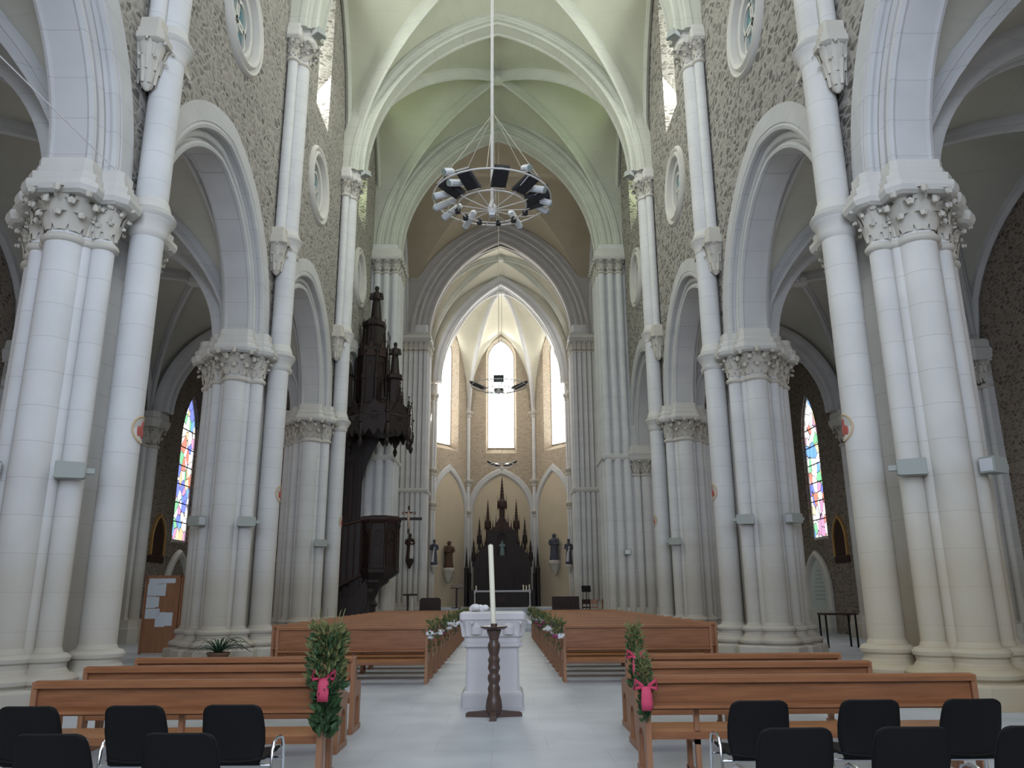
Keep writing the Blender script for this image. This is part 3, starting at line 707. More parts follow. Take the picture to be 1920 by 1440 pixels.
# ------------------------------------------------------------------ pews
def end_poly(H): return [(-.02, .04), (-.035, H), (.06, H+.01), (.10, H-.06), (.12, .60), (.20, .575), (.40, .565), (.46, .53), (.47, .46), (.455, .04), (.375, .04), (.36, .33), (.30, .40), (.17, .40), (.10, .33), (.075, .04)]
def make_pew(L, H, mid, label):
    """back plane at y = 0 facing -y, seat on +y; x from 0 to L"""
    t = thing('church_pew', label, 'pew')
    pb = H-.28 if H < .92 else H-.47
    MB().box(.04, L-.04, .0, .03, pb, H-.05).build('backrest', M['pew'], t, smooth=0)
    MB().rings([[(x, y, z) for y, z in ((-.05, H-.05), (.08, H-.05), (.08, H-.01), (.06, H+.01), (-.03, H+.01), (-.05, H-.01))] for x in (.03, L-.03)]).build('top_rail', M['pew'], t, smooth=0)
    MB().rings([[(x, y, z) for y, z in ((-.15, pb+.03), (0, pb+.045), (0, pb+.07), (-.15, pb+.055))] for x in (.05, L-.05)]).build('book_ledge', M['pew'], t, smooth=0)
    MB().rings([[(x, y, z) for y, z in ((.04, .37), (.45, .385), (.46, .40), (.45, .415), (.04, .40))] for x in (.04, L-.04)]).build('seat', M['pew_seat'], t, smooth=0)
    MB().box(.04, L-.04, .02, .045, .335, .395).build('seat_rail', M['pew'], t, smooth=0)
    e0 = MB().poly(end_poly(H), lambda u, v, p: (p, u, v), 0, .05).box(-.005, .055, -.06, .50, 0, .06).build('bench_end', M['pew_end'], t, smooth=0)
    inst(e0, (L-.05, 0, 0), t)
    if mid:
      for fr in (mid if isinstance(mid, tuple) else (mid,)):
        ms = MB().box(0, .045, .04, .09, 0, .72).box(0, .045, .38, .43, 0, .375).box(0, .045, .0, .48, 0, .05).box(0, .045, .04, .43, .29, .365).build('middle_support', M['pew_end'], t, smooth=0)
        ms.location = (L*fr, 0, 0)
    return t
ordn = ['first', 'second', 'third', 'fourth', 'fifth', 'sixth', 'seventh', 'eighth', 'ninth', 'tenth', 'eleventh', 'twelfth', 'thirteenth', 'fourteenth', 'fifteenth', 'sixteenth', 'seventeenth']
near = [(-4.0, -1.45, 7.43, .5, 'varnished pew directly before the black chairs on the pulpit side, big bouquet on its end'),
        (-4.3, -1.60, 8.9, .5, 'second low varnished pew from the black chairs on the pulpit side'),
        (-4.3, -1.66, 10.1, .5, 'third low varnished pew from the black chairs, in front of the potted plant'),
        (1.37, 4.36, 7.5, (.15, .40), 'varnished pew directly before the black chairs opposite the pulpit, pink ribbon on its end'),
        (1.52, 4.08, 8.95, .45, 'second low varnished pew from the black chairs, opposite the pulpit side'),
        (1.62, 4.25, 10.15, .45, 'third low varnished pew from the black chairs, opposite the pulpit side')]
for x0, x1, y, md, lab in near:
    p = make_pew(x1-x0, .86, md, lab); p.location = (x0, y, 0); p['group'] = 'low pews before the stone pedestal'
cache = {}
NROW = 16; ROWY = [15.5+1.06*k for k in range(NROW)]
for s in (-1, 1):
    side = 'pulpit-side block' if s < 0 else 'block opposite the pulpit'
    for k, y in enumerate(ROWY):
        L = 2.82 if k == 0 else 3.2
        lab = '%s varnished pew of the %s, counted from the stone pedestal' % (ordn[k], side)
        x0 = -1.27-L if s < 0 else 1.27
        if L not in cache: cache[L] = make_pew(L, 1.02, .5, lab); cache[L].location = (x0, y+(.15 if s > 0 else 0), 0); cache[L]['group'] = 'pews of the nave'
        else: dup(cache[L], (x0, y+(.15 if s > 0 else 0), 0), 0, lab, 'pews of the nave')

# ------------------------------------------------------------------ black chairs
def make_chair(label):
    t = thing('stacking_chair', label, 'chair')
    def shell(path, name):                         # path: (y, z, half width, dish)
        w = MB(); th = .012; n = 12; rs = []
        for y, z, hw, d in path:
            top = [(hw*(-1+2*j/n), y+d*((2*j/n-1)**2), z) for j in range(n+1)]
            rs.append(top)
        nr = len(rs); vs = [p for r in rs for p in r]
        fs = [(i*(n+1)+j, i*(n+1)+j+1, (i+1)*(n+1)+j+1, (i+1)*(n+1)+j) for i in range(nr-1) for j in range(n)]
        w.add(vs, fs); o = w.build(name, M['black'], t, smooth=50)
        md = o.modifiers.new('thickness', 'SOLIDIFY'); md.thickness = .016; md.offset = 0
        return o
    back = [(.045, .41, .19, -.0), (.035, .46, .205, .02), (.01, .55, .222, .04), (-.02, .64, .226, .04), (-.045, .73, .218, .03), (-.058, .775, .211, .02), (-.064, .80, .200, .012), (-.067, .815, .18, .008), (-.069, .823, .150, .005)]
    shell(back, 'backrest')
    seat = [(.03, .43, .20, .0), (.08, .425, .215, .0), (.2, .43, .225, .0), (.35, .445, .225, 0.), (.44, .445, .22, .0), (.475, .43, .2, .0), (.485, .405, .18, .0)]
    w = MB(); n = 12
    vs = [(hw*(-1+2*j/n), y, z+.02*((2*j/n-1)**2)) for y, z, hw, d in seat for j in range(n+1)]
    w.add(vs, [(i*(n+1)+j, i*(n+1)+j+1, (i+1)*(n+1)+j+1, (i+1)*(n+1)+j) for i in range(len(seat)-1) for j in range(n)])
    o = w.build('seat', M['black'], t, smooth=50); md = o.modifiers.new('thickness', 'SOLIDIFY'); md.thickness = .016; md.offset = 0
    for sx in (-1, 1):                             # chrome side frame: two legs joined by an arched bar above seat level
        x = sx*.27
        pts = [(x, .02, .006), (x, .06, .35), (x, .075, .50), (x, .10, .545), (x, .15, .565), (x, .25, .565), (x, .31, .545), (x, .335, .50), (x, .36, .35), (x, .40, .006)]
        MB().tube(pts, .0125, 10).build('side_frame', M['chrome'], t)
    MB().tube([(-.27, .345, .40), (.27, .345, .40)], .011, 8).tube([(-.27, .065, .40), (.27, .065, .40)], .011, 8).build('crossbar', M['chrome'], t)
    return t
chA = [(-3.29, 'pulpit', 'outermost'), (-2.53, 'pulpit', 'middle'), (-1.83, 'pulpit', 'innermost'), (1.97, 'far', 'innermost'), (2.78, 'far', 'middle'), (3.53, 'far', 'outermost')]
chB = [(-2.47, 'pulpit', 'outer'), (-1.74, 'pulpit', 'inner'), (1.80, 'far', 'innermost'), (2.48, 'far', 'middle'), (3.20, 'far', 'outermost')]
c0 = None
for y, row, lst in ((6.16, 'farther row, against the pews', chA), (4.95, 'row nearer the viewer', chB)):
    for x, sd, pos in lst:
        lab = '%s black plastic chair of the %s, %s' % (pos, row, 'pulpit side of the nave' if sd == 'pulpit' else 'side away from the pulpit')
        if c0 is None: c0 = make_chair(lab); c0.location = (x, y, 0); c0['group'] = 'black chairs'
        else: dup(c0, (x, y, 0), random.uniform(-.04, .04), lab, 'black chairs')

# ------------------------------------------------------------------ candle stand and stone pedestal
t = thing('candle_stand', 'tall dark turned wooden candle stand on three feet before the stone pedestal', 'candlestick', (.0, 11.35, 0))
col = [(.085, .04), (.115, .12), (.10, .22), (.075, .30), (.085, .36), (.065, .42), (.085, .47), (.085, .52), (.06, .56), (.085, .62), (.07, .68), (.085, .73), (.06, .78), (.08, .86), (.085, .92), (.06, .98), (.075, 1.04), (.10, 1.10), (.09, 1.13)]
MB().lathe(col, n=20).build('column', M['bronze'], t)
MB().lathe([(.05, 1.11), (.15, 1.125), (.19, 1.155), (.19, 1.165), (.10, 1.15), (.045, 1.15), (.045, 1.2)], n=24).build('drip_tray', M['bronze'], t)
for a in (radians(-92), radians(12), radians(168)):
    f = MB().rings([[(d*cos(a)-sin(a)*w, d*sin(a)+cos(a)*w, z) for w, z in ((-.045, 0), (.045, 0), (.04, h), (-.04, h))] for d, h in ((.03, .10), (.2, .075), (.36, .06), (.38, .04))])
    f.build('foot', M['bronze'], t, smooth=0)
c = MB().lathe([(.036, 0), (.036, 1.10), (.03, 1.115), (.006, 1.115), (.005, 1.13)], n=16).build('candle', M['wax'])
c.location = (-.005, 11.35, 1.15); c.rotation_euler = (0, radians(-2.2), 0); tag(c, 'long ivory candle leaning slightly on the dark turned stand', 'candle')

t = thing('stone_pedestal', 'pale carved stone pedestal with capital-like top, behind the candle stand', 'pedestal', (-.03, 12.75, 0))
MB().stack(chamfer(0, 0, .46, .46, .03), [(0, 0), (.17, 0), (.20, -.03), (.215, -.05)]).build('plinth', M['pedestal'], t, smooth=20)
MB().stack(chamfer(0, 0, .40, .40, .04), [(.2, 0), (.84, -.01)]).build('body', M['pedestal'], t, smooth=20)
cp = MB().stack(chamfer(0, 0, .40, .40, .04), [(.82, .0), (.84, .05), (.89, .055), (.90, .02), (.96, .02), (.99, .06), (1.15, .08), (1.21, .11)])
for sx in (-1, 1):
    for sy in (-1, 1): cp.leafs((sx*.36, sy*.36), .08, .16, .98, 1.2, 5, 0, .9, .05)
for k in range(3): cp.lathe([(.02, .99), (.09, 1.02), (.10, 1.12), (.05, 1.19), (.01, 1.2)], (-.24+.24*k, -.44), 12)
cp.build('carved_head', M['pedestal'], t, smooth=30)
MB().stack(chamfer(0, 0, .49, .49, .03), [(1.20, -.03), (1.23, 0), (1.31, 0), (1.33, -.02)]).build('top_slab', M['pedestal'], t, smooth=20)
t2 = MB(); random.seed(3)
for k in range(9): t2.ball((-.2+random.uniform(-.12, .12), random.uniform(-.15, .15), 1.36+random.uniform(0, .05)), (.06, .06, .045), 8)
tag(t2.build('flower_wreath', M['white']), 'low heap of white flowers lying on the stone pedestal', 'flowers').location = (-.03, 12.75, -.0)

# ------------------------------------------------------------------ bouquets tied to the pew ends
def make_bouquet(label, loc, h, seed, ribbon=None, petals=('white', 'magenta'), tail=True, spiky=False, nleaf=120, w=.14):
    rnd = random.Random(seed); t = thing('pew_bouquet', label, 'flowers', loc, 0, 'bouquets tied to the pew ends')
    def lf(b, n, zc, zr, r, ln):
        for _ in range(n):
            a = rnd.uniform(0, 2*pi); rr = r*sqrt(rnd.random()); z = zc+rnd.uniform(-zr, zr)
            p = Vector((rr*cos(a), rr*sin(a), z)); d = Vector((cos(a)*.5+rnd.uniform(-.4, .4), sin(a)*.5+rnd.uniform(-.4, .4), rnd.uniform(.1, 1.2))).normalized()
            l = ln*rnd.uniform(.6, 1.2); sd = d.cross(Vector((rnd.uniform(-1, 1), rnd.uniform(-1, 1), .3))).normalized()*l*.22; nn = d.cross(sd).normalized()*l*.08
            b.add([p, p+d*l*.5+sd+nn, p+d*l, p+d*l*.5-sd+nn, p+d*l*.5-nn], [(0, 1, 4), (1, 2, 4), (2, 3, 4), (3, 0, 4)])
    b = MB(); lf(b, nleaf, h*.25, h*.55, w, h*(.17 if ribbon else .34)); b.build('foliage', M['leaf'], t, smooth=0)
    b = MB(); lf(b, nleaf*4//5, h*.45, h*.5, w*.9, h*(.21 if ribbon else .40))
    for _ in range(16):
        a = rnd.uniform(0, 2*pi); b.tube([(0, 0, h*.3), (w*.5*cos(a), w*.5*sin(a), h*.8), (w*.9*cos(a), w*.9*sin(a), h*rnd.uniform(.9, 1.4))], [.006, .004, .002], 5)
    b.build('grass_sprays', M['leaf2'], t, smooth=0)
    for k, pm in enumerate(petals):
        f = MB()
        for _ in range(1): 
            c_ = Vector((rnd.uniform(-w, w)*.7, rnd.uniform(-w, w)*.7, rnd.uniform(-.3, .35)*h))
            for j in range(5): f.ball(c_+Vector((.045*cos(j*1.257), .045*sin(j*1.257), rnd.uniform(-.02, .02)))*(h/.3), (.042*h/.3,)*3, 7)
        f.build('flower', M[pm], t)
    if ribbon:
        r = MB()
        r.rings([[(x*ww, -.05-bb, z) for x in (-1, -.3, .3, 1)] for ww, z, bb in ((.035, .0, .06), (.045, -.06, .075), (.05, -.13, .08), (.045, -.2, .07))], closed=False)
        r.tube([(-.03, -.08, .0), (-.09, -.11, .05), (-.10, -.10, -.02), (-.03, -.08, -.01)], .018, 6).tube([(.03, -.08, .0), (.09, -.11, .05), (.10, -.10, -.02), (.03, -.08, -.01)], .018, 6)
        o = r.build('ribbon', M[ribbon], t, smooth=60); md = o.modifiers.new('thickness', 'SOLIDIFY'); md.thickness = .01
    if tail:
        b = MB(); lf(b, nleaf//3, -h*.75, h*.45, w*.4, h*.3); b.build('trailing_leaves', M['leaf'], t, smooth=0)
    return t
make_bouquet('large leafy bouquet with pink ribbon on the front pew end, pulpit side', (-1.43, 7.36, .90), .42, 11, 'pink', (), True, nleaf=520, w=.155)
make_bouquet('slim bouquet with pink ribbon on the front pew end opposite the pulpit', (1.36, 7.42, .80), .26, 12, 'pink', (), True, nleaf=220, w=.065)
make_bouquet('upright grassy bouquet with pink flowers on the second low pew opposite the pulpit', (1.53, 8.9, .95), .30, 13, 'pink', (), True, nleaf=220, w=.08)
for s in (-1, 1):
    for q, k in enumerate((0, 2, 4, 6, 8, 10, 12, 14)):
        lab = 'white and plum bouquet on the aisle end of the %s pew, %s' % (ordn[k], 'pulpit-side block' if s < 0 else 'block opposite the pulpit')
        make_bouquet(lab, (s*1.19, ROWY[k]-.0+(.15 if s > 0 else 0), .86), .27, 20+k*2+s, None, ('white', 'white', 'magenta', 'white'), True, nleaf=44, w=.11)

# ------------------------------------------------------------------ chandeliers
def make_chandelier(label, loc, R, zrod, full=True):
    """hub at the local origin; ring of radius R round it"""
    t = thing('light_wheel', label, 'chandelier', loc)
    cr = [(R*cos(2*pi*k/36), R*sin(2*pi*k/36), .10) for k in range(36)]; ci = [(R*.58*cos(2*pi*k/30), R*.58*sin(2*pi*k/30), -.12) for k in range(30)]
    MB().tube(cr, .022, 6, closed=True).build('outer_ring', M['iron'], t)
    MB().tube(ci, .018, 6, closed=True).build('inner_ring', M['iron'], t)
    for k in range(12):
        a = 2*pi*k/12+.13; MB().tube([(.1*cos(a), .1*sin(a), -.2), (R*.58*cos(a), R*.58*sin(a), -.13), (R*cos(a), R*sin(a), .1)], .013, 5).build('spoke', M['iron'], t)
    MB().lathe([(.02, -.3), (.1, -.28), (.12, -.2), (.1, -.1), (.05, 0), (.035, .1), (.03, zrod)], n=10).build('rod', M['iron'], t) if full else MB().lathe([(.02, -.3), (.1, -.28), (.12, -.2), (.05, 0)], n=10).build('hub', M['iron'], t)
    if full:
        for k in range(6):
            a = 2*pi*k/6+.45; MB().tube([(R*cos(a), R*sin(a), .1), (.03, 0, 2.45)], .008, 5).build('stay_cable', M['rope'], t)
    else:
        MB().tube([(0, 0, -.2), (0, 0, zrod)], .018, 6).build('rope', M['rope'], t)
    return t
def flood(t, a, R, w=.40, h=.62, tilt=.55, z=.0):
    """black floodlight box seated on the wheel at angle a, glass facing down and inwards"""
    o = MB().rings([[(x, y, -.05) for x, y in ((-w/2*.8, -h/2*.8), (w/2*.8, -h/2*.8), (w/2*.8, h/2*.8), (-w/2*.8, h/2*.8))],
                    [(x, y, .0) for x, y in ((-w/2, -h/2), (w/2, -h/2), (w/2, h/2), (-w/2, h/2))],
                    [(x, y, .07) for x, y in ((-w/2, -h/2), (w/2, -h/2), (w/2, h/2), (-w/2, h/2))],
                    [(x, y, .11) for x, y in ((-w/2*.7, -h/2*.7), (w/2*.7, -h/2*.7), (w/2*.7, h/2*.7), (-w/2*.7, h/2*.7))]]).build('floodlight', M['lampblack'], t, smooth=0)
    o.location = (R*cos(a), R*sin(a), z); o.rotation_euler = (Matrix.Rotation(a-pi/2, 3, 'Z') @ Matrix.Rotation(tilt, 3, 'X')).to_euler()
    MB().box(-w*.36, w*.36, -h*.36, h*.36, -.06, -.05).build('lamp_glass', M['lampblack'] if h > .5 else M['lampglass'], o, smooth=0)
    return o
def can(t, a, R, z=.1, l=.5):
    o = MB().lathe([(.05, -l/2), (.085, -l/2+.03), (.085, l/2-.05), (.06, l/2)], n=10).build('spot_can', M['lampwhite'], t)
    o.location = (R*cos(a), R*sin(a), z); o.rotation_euler = (Matrix.Rotation(a-pi/2, 3, 'Z') @ Matrix.Rotation(radians(68), 3, 'X')).to_euler()
    MB().lathe([(.02, -.02), (.075, -.01), (.075, .0)], (0, 0), 10, -l/2-.0).build('lamp_glass', M['lampglass'], o)
    return o
ch = make_chandelier('big white wheel chandelier with black floodlights hanging nearest on a rod', (-.10, 17.3, 10.75), 1.42, 16.3)
for a in (3, 345, 315, 280, 242, 212): flood(ch, radians(a), 1.14, .36, .62, .36, .03)
for a in (358, 330, 15, 60, 120, 150, 172, 196, 227): can(ch, radians(a), 1.16, .05, .58)
for a in (304, 226): can(ch, radians(a), 1.42, .24, .3)
for a in (20, 52, 80, 112, 140, 166): 
    o = MB().lathe([(.03, -.07), (.065, -.06), (.075, .04), (.05, .08)], n=10).build('lamp_socket', M['lampblack'], ch); o.location = (.86*cos(radians(a)), .86*sin(radians(a)), -.12)
MB().box(-.07, .07, -.07, .07, -.36, -.22).build('hub_box', M['lampwhite'], ch, smooth=0)
ch2 = make_chandelier('middle wheel chandelier of floodlights, hanging before the bright apse window', (-.0, 38.74, 11.75), 1.40, 14.7, False)
for a in (8, 172, 90, 270): flood(ch2, radians(a), 1.15, .5, .7 if a in (8, 172) else .45, .45, .15)
for a in (30, 150): flood(ch2, radians(a), 1.1, .42, .48, .4, .2)
ch3 = make_chandelier('small dark cluster of four lamps hanging above the spire of the altarpiece', (XA+.05, 56.2, 10.55), .9, 14.0, False)
for a in (5, 60, 120, 175): flood(ch3, radians(a), .85, .45, .48, .5, .2)

# ------------------------------------------------------------------ medallions, wall boxes and spots on the piers
def medal(label, loc, rz, R=.20):
    t = thing('station_medallion', label, 'plaque', loc, rz, 'round medallions on the nave shafts')
    def wrap(b):                                   # follows the round shaft (radius .28)
        o_ = []
        for x, y, z in b.v: q = y/.28; o_.append(((.28+x)*cos(q)-.28, (.28+x)*sin(q), z))
        b.v = o_; return b
    def disc(prof): 
        b = MB().lathe(prof, n=36); b.v = [(z, x, y) for x, y, z in b.v]; return wrap(b)
    disc([(R*.86, .0), (R, .0), (R, .015), (R*.94, .022), (R*.86, .015), (R*.86, .0)]).build('rim', M['palegilt'], t)
    disc([(.01, -.002), (R*.3, -.002), (R*.6, -.002), (R*.87, -.002), (R*.87, .010), (R*.6, .010), (R*.3, .010), (.01, .010)]).build('ground', M['trim'], t)
    r = MB()
    for (y, z, ry, rz_) in ((0, -.02, .06, .11), (.01, .09, .035, .04), (-.08, -.03, .035, .08), (.08, -.05, .04, .07)): r.ball((.012, y*R/.2, z*R/.2), (.012, ry*R/.2, rz_*R/.2), 12)
    wrap(r).build('relief_figures', M['red'], t)
    return t
for s in (-1, 1):
    for i in (1, 2, 3):
        w = ('beside the black chairs', 'in mid nave', 'nearest the altar')[i-1]
        a = radians(6)
        loc = (s*(7.05-NX-.28*cos(a)), PIERY[i]+.28*sin(a), 4.28)
        medal('red and gilt medallion on the pier shaft %s, %s' % (w, 'pulpit side' if s < 0 else 'opposite the pulpit'), loc, a if s < 0 else pi-a, .235)
def wallbox(label, loc, rz, sx=.24, sy=.42, sz=.25):
    t = thing('speaker_box', label, 'loudspeaker', loc, rz, 'pale boxes fixed to the piers')
    MB().rings([[(x*k, y, z*k) for x, z in ((-sx/2, -sz/2), (sx/2, -sz/2), (sx/2, sz/2), (-sx/2, sz/2))] for y, k in ((-sy/2, .94), (-sy/2+.02, 1), (sy/2-.03, .95), (sy/2, .8))]).build('housing', M['grey'], t, smooth=0)
    MB().box(-sx*.4, sx*.4, -sy/2-.008, -sy/2+.005, -sz*.38, sz*.38).build('grille', M['lampwhite'], t, smooth=0)
    MB().box(-.05, .05, sy/2-.02, sy/2+.12, -.04, .04).build('bracket', M['grey'], t, smooth=0)
for s in (-1, 1):
    sd = 'pulpit side' if s < 0 else 'opposite the pulpit'
    for i, w in ((1, 'the pier beside the black chairs'), (2, 'the middle pier'), (3, 'the third pier')):
        wallbox('pale grey loudspeaker box on %s, nave edge, %s' % (w, sd), (s*6.42, PIERY[i]-1.02, 3.44), s*radians(66))
        if i < 3: wallbox('pale grey loudspeaker box on %s, aisle edge, %s' % (w, sd), (s*7.70, PIERY[i]-1.02, 3.46), s*radians(-60))
    wallbox('small pale box high on the crossing pier, '+sd, (s*6.0, 37.55, 3.5), 0, .3, .24, .24)
    wallbox('small spotlight box by the vault capital of the middle pier, '+sd, (s*5.62, 21.3, 18.75), s*radians(40), .34, .3, .22)
    wallbox('small spotlight box by the vault capital of the third pier, '+sd, (s*5.55, 29.9, 18.75), s*radians(40), .34, .3, .22)
wr = MB().tube([(-6.45, 4.9, 8.62), (-6.45, 8.7, 8.42), (-6.42, 12.05, 8.58)], .010, 6).build('hanging_cable', M['white']); tag(wr, 'thin pale cable strung from pier to pier across the nearest arch', 'cable')

# ------------------------------------------------------------------ notice board, plant, aisle things
t = thing('notice_board', 'brown folding notice board covered with white papers behind the plant', 'notice board', (-10.32, 24.0, 0), radians(4))
def leafpanel(x0, x1, nm):
    o = MB().box(x0, x1, 0, .04, .03, 2.17).box(x0, x0+.05, -.02, .06, 0, 2.2).box(x1-.05, x1, -.02, .06, 0, 2.2).box(x0, x1, -.02, .06, 2.12, 2.2).build(nm, M['board'], t, smooth=0); return o
lp = leafpanel(0, 1.0, 'panel'); rp = leafpanel(1.02, 1.75, 'panel')
for (x, z, w, h) in ((.10, 1.95, .35, .17), (.45, 1.98, .4, .14), (.08, 1.62, .28, .34), (.36, 1.62, .24, .36), (.08, 1.28, .26, .33), (.34, 1.30, .10, .3), (.08, .98, .4, .29), (.38, .75, .28, .42), (.66, .78, .20, .38)):
    MB().box(x, x+w, -.012, -.004, z-.0, z+h*.98).build('paper', M['paper'], lp, smooth=0)
for (x, z, w, h) in ((1.14, 1.35, .14, .75), (1.16, 1.0, .3, .18)): MB().box(x, x+w, -.012, -.004, z, z+h).build('paper', M['paper'], rp, smooth=0)
rnd = random.Random(5)
t = thing('potted_plant', 'potted plant with long strap leaves at the foot of the pier', 'plant', (-6.45, 19.35, 0))
MB().lathe([(.16, 0), (.24, .28), (.26, .3), (.26, .34), (.22, .34), (.2, .3), (.02, .29)], n=18).build('pot', M['terracotta'], t)
b = MB()
for k in range(46):
    a = rnd.uniform(0, 2*pi); L = rnd.uniform(.45, .8); up = rnd.uniform(.35, .8); pts = []
    for i in range(6):
        q = i/5; rr = L*q*.95; z = .3+up*sin(q*pi*.62)*.62-.18*q*q; ww = .026*(1-q*.85)
        pts += [(rr*cos(a)-sin(a)*ww, rr*sin(a)+cos(a)*ww, z), (rr*cos(a), rr*sin(a), z-.008), (rr*cos(a)+sin(a)*ww, rr*sin(a)-cos(a)*ww, z)]
    b.add(pts, [(3*i+j, 3*i+j+1, 3*i+j+4, 3*i+j+3) for i in range(5) for j in range(2)])
b.build('leaves', M['fern'], t, smooth=60)
def gothic_frame(label, s, yc, z0, hw, hz, zs):
    t = thing('pointed_frame', label, 'picture', (s*(AWS[s]-.005), yc, z0)); fn = FX(0, -s)
    MB().sweep([(-hw, 0)]+pointed(hw, hz, zs, 0, 10)+[(hw, 0)], [(0, -.06), (.09, -.05), (.11, 0), (.09, .06), (0, .06)], fn).build('frame', M['gilt'], t, smooth=30)
    MB().poly([(-hw, 0)]+pointed(hw, hz, zs, 0, 10)+[(hw, 0)], fn, .0, .04).build('dark_picture', M['dark2'], t, smooth=0)
    MB().box(-.05 if s > 0 else 0, .0 if s > 0 else .05, -hw-.1, hw+.1, -.28, -.04).build('shelf', M['dark2'], t, smooth=0)
gothic_frame('dark pointed picture with gilt frame on the aisle wall beyond the notice board', -1, 32.15, 3.2, .6, .95, .6)
gothic_frame('dark pointed picture with gilt frame on the aisle wall beside the memorial niche', 1, 32.3, 3.05, .6, .95, .6)
def niche(label, s, yc, z0, ztop, hw, panel):
    t = thing('memorial_niche', label, 'memorial', (s*(AWS[s]-.02), yc, 0)); fn = FX(0, -s)
    path = [(-hw, z0)]+pointed(hw, 1.5, ztop-1.7, 0, 12)+[(hw, z0)]
    MB().sweep(path, [(0, 0), (.10, .02), (.20, .1), (.20, .24), (.1, .3), (0, .3)], fn).build('arch_surround', M['trim'], t, smooth=30)
    MB().poly(path, fn, .0, .03).build('slab', M[panel], t, smooth=0)
    tx = MB(); r_ = random.Random(2)
    if panel == 'marble':
        for k in range(8):
            z = ztop-.75-.17*k; w = min(.62, .22+.09*k)*r_.uniform(.8, 1)
            u = -w
            while u < w:
                du = r_.uniform(.05, .13); tx.add([fn(u, z, .033), fn(min(u+du, w), z, .033), fn(min(u+du, w), z+.06, .033), fn(u, z+.06, .033)], [(0, 1, 2, 3)]); u += du+.04
        tx.build('worn_inscription', M['grey'], t, smooth=0)
    MB().box(-.25 if s > 0 else -.0, .0 if s > 0 else .25, -hw-.3, hw+.3, 0, z0).build('base_block', M['trim'], t, smooth=0)
niche('pointed stone niche with worn pale memorial slab below the stained window', 1, 34.9, .9, 3.25, 1.05, 'marble')
niche('pointed stone niche half hidden behind the notice board', -1, 34.3, .9, 3.4, 1.0, 'rubble_dark')
t = thing('side_table', 'small dark table with thin legs in the aisle before the memorial niche', 'table', (10.35, 25.0, 0))
MB().box(-.48, .5, -.3, .3, .94, 1.0).build('table_top', M['dark2'], t, smooth=0)
for x in (-.44, .46):
    for y in (-.25, .25): MB().box(x-.022, x+.022, y-.022, y+.022, 0, .95).build('leg', M['black'], t, smooth=0)
t = thing('confessional', 'dark reddish wooden confessional standing in the aisle between two piers', 'confessional', (8.5, 32.2, 0))
MB().box(-.6, .6, -.4, .4, 0, 1.7).build('body', M['pew'], t, smooth=0)
MB().rings([[(x, y, z) for x, z in ((-.7, 1.68), (.7, 1.68), (.55, 1.86), (0, 2.2), (-.55, 1.86))] for y in (-.45, .45)]).build('gable_roof', M['pew'], t, smooth=0)
MB().box(-.22, .22, -.43, -.39, .1, 1.5).build('door', M['dark2'], t, smooth=0)

# ------------------------------------------------------------------ pulpit
def loft8(b, cx, cy, levels, n=8, rot=pi/8): return b.rings([[(cx+r*cos(rot+2*pi*k/n), cy+r*sin(rot+2*pi*k/n), z) for k in range(n)] for r, z in levels])
def figure(b, c, h, rnd=None, wide=1.):
    """standing robed figure, one continuous body: hem, folds, waist, chest, shoulders, neck, head"""
    x, y, z = c; n = 20
    prof = [(.17, 0), (.175, .04), (.15, .2), (.14, .36), (.135, .5), (.12, .58), (.125, .68), (.125, .76), (.108, .80), (.06, .835), (.045, .85), (.06, .87), (.078, .91), (.076, .95), (.045, .985), (.005, 1.)]
    rs = []
    for r, q in prof:
        amp = .10 if q < .5 else 0.
        rs.append([(x+h*r*wide*(1+amp*cos(7*2*pi*k/n))*cos(2*pi*k/n)*(1.12 if .6 < q < .83 else 1), y+h*r*wide*(.8+amp*.5*cos(7*2*pi*k/n))*sin(2*pi*k/n)*(1. if q < .85 else 1.2), z+h*q) for k in range(n)])
    b.rings(rs)
    for s in (-1, 1):                              # arms bent to the chest
        b.tube([(x+s*h*.15*wide, y, z+h*.77), (x+s*h*.19*wide, y-h*.03, z+h*.62), (x+s*h*.09*wide, y-h*.13, z+h*.58), (x+s*h*.03, y-h*.14, z+h*.62)], [h*.05, h*.048, h*.035, h*.025], 8)
    return b
def pinnacle(b, cx, cy, z0, h, r, n=8, crockets=True):
    loft8(b, cx, cy, [(r, z0), (r, z0+h*.30), (r*1.35, z0+h*.32), (r*1.35, z0+h*.36), (r*.9, z0+h*.38), (r*.12, z0+h*.93)], n)
    b.ball((cx, cy, z0+h*.95), (r*.35, r*.35, h*.05), 6)
    if crockets:
        for k in range(4):
            q = .45+.11*k; rr = r*.9*(1-(q-.38)/.55*.87)
            for j in range(4):
                a = j*pi/2+pi/4; b.ball((cx+(rr+.02)*cos(a), cy+(rr+.02)*sin(a), z0+h*q), r*.22, 5)
t = thing('pulpit', 'tall dark carved wooden pulpit with spired canopy against the pier', 'pulpit', (0, 0, 0))
BXc, BYc, BR = -5.15, 35.0, .82
b = MB()
b.rings([[(BXc+cx+r*cos(pi/8+2*pi*k/8), BYc+r*sin(pi/8+2*pi*k/8), z) for k in range(8)] for r, z, cx in ((.42, .2, -.55), (.42, .7, -.55), (.36, 1.0, -.5), (.34, 1.5, -.45), (.42, 1.75, -.4), (.40, 1.9, -.32), (.62, 2.15, -.18), (.60, 2.25, -.14), (.84, 2.5, 0), (.88, 2.55, 0), (.88, 2.68, 0), (.80, 2.74, 0), (.80, 4.66, 0), (.72, 4.7, 0))])
b.build('basket', M['dark'], t, smooth=20)
b = MB(); loft8(b, BXc, BYc, [(.80, 4.6), (.88, 4.68), (.93, 4.76), (.93, 4.86), (.86, 4.92), (.74, 4.94), (.70, 4.7)])
b.build('rail', M['dark2'], t, smooth=20)
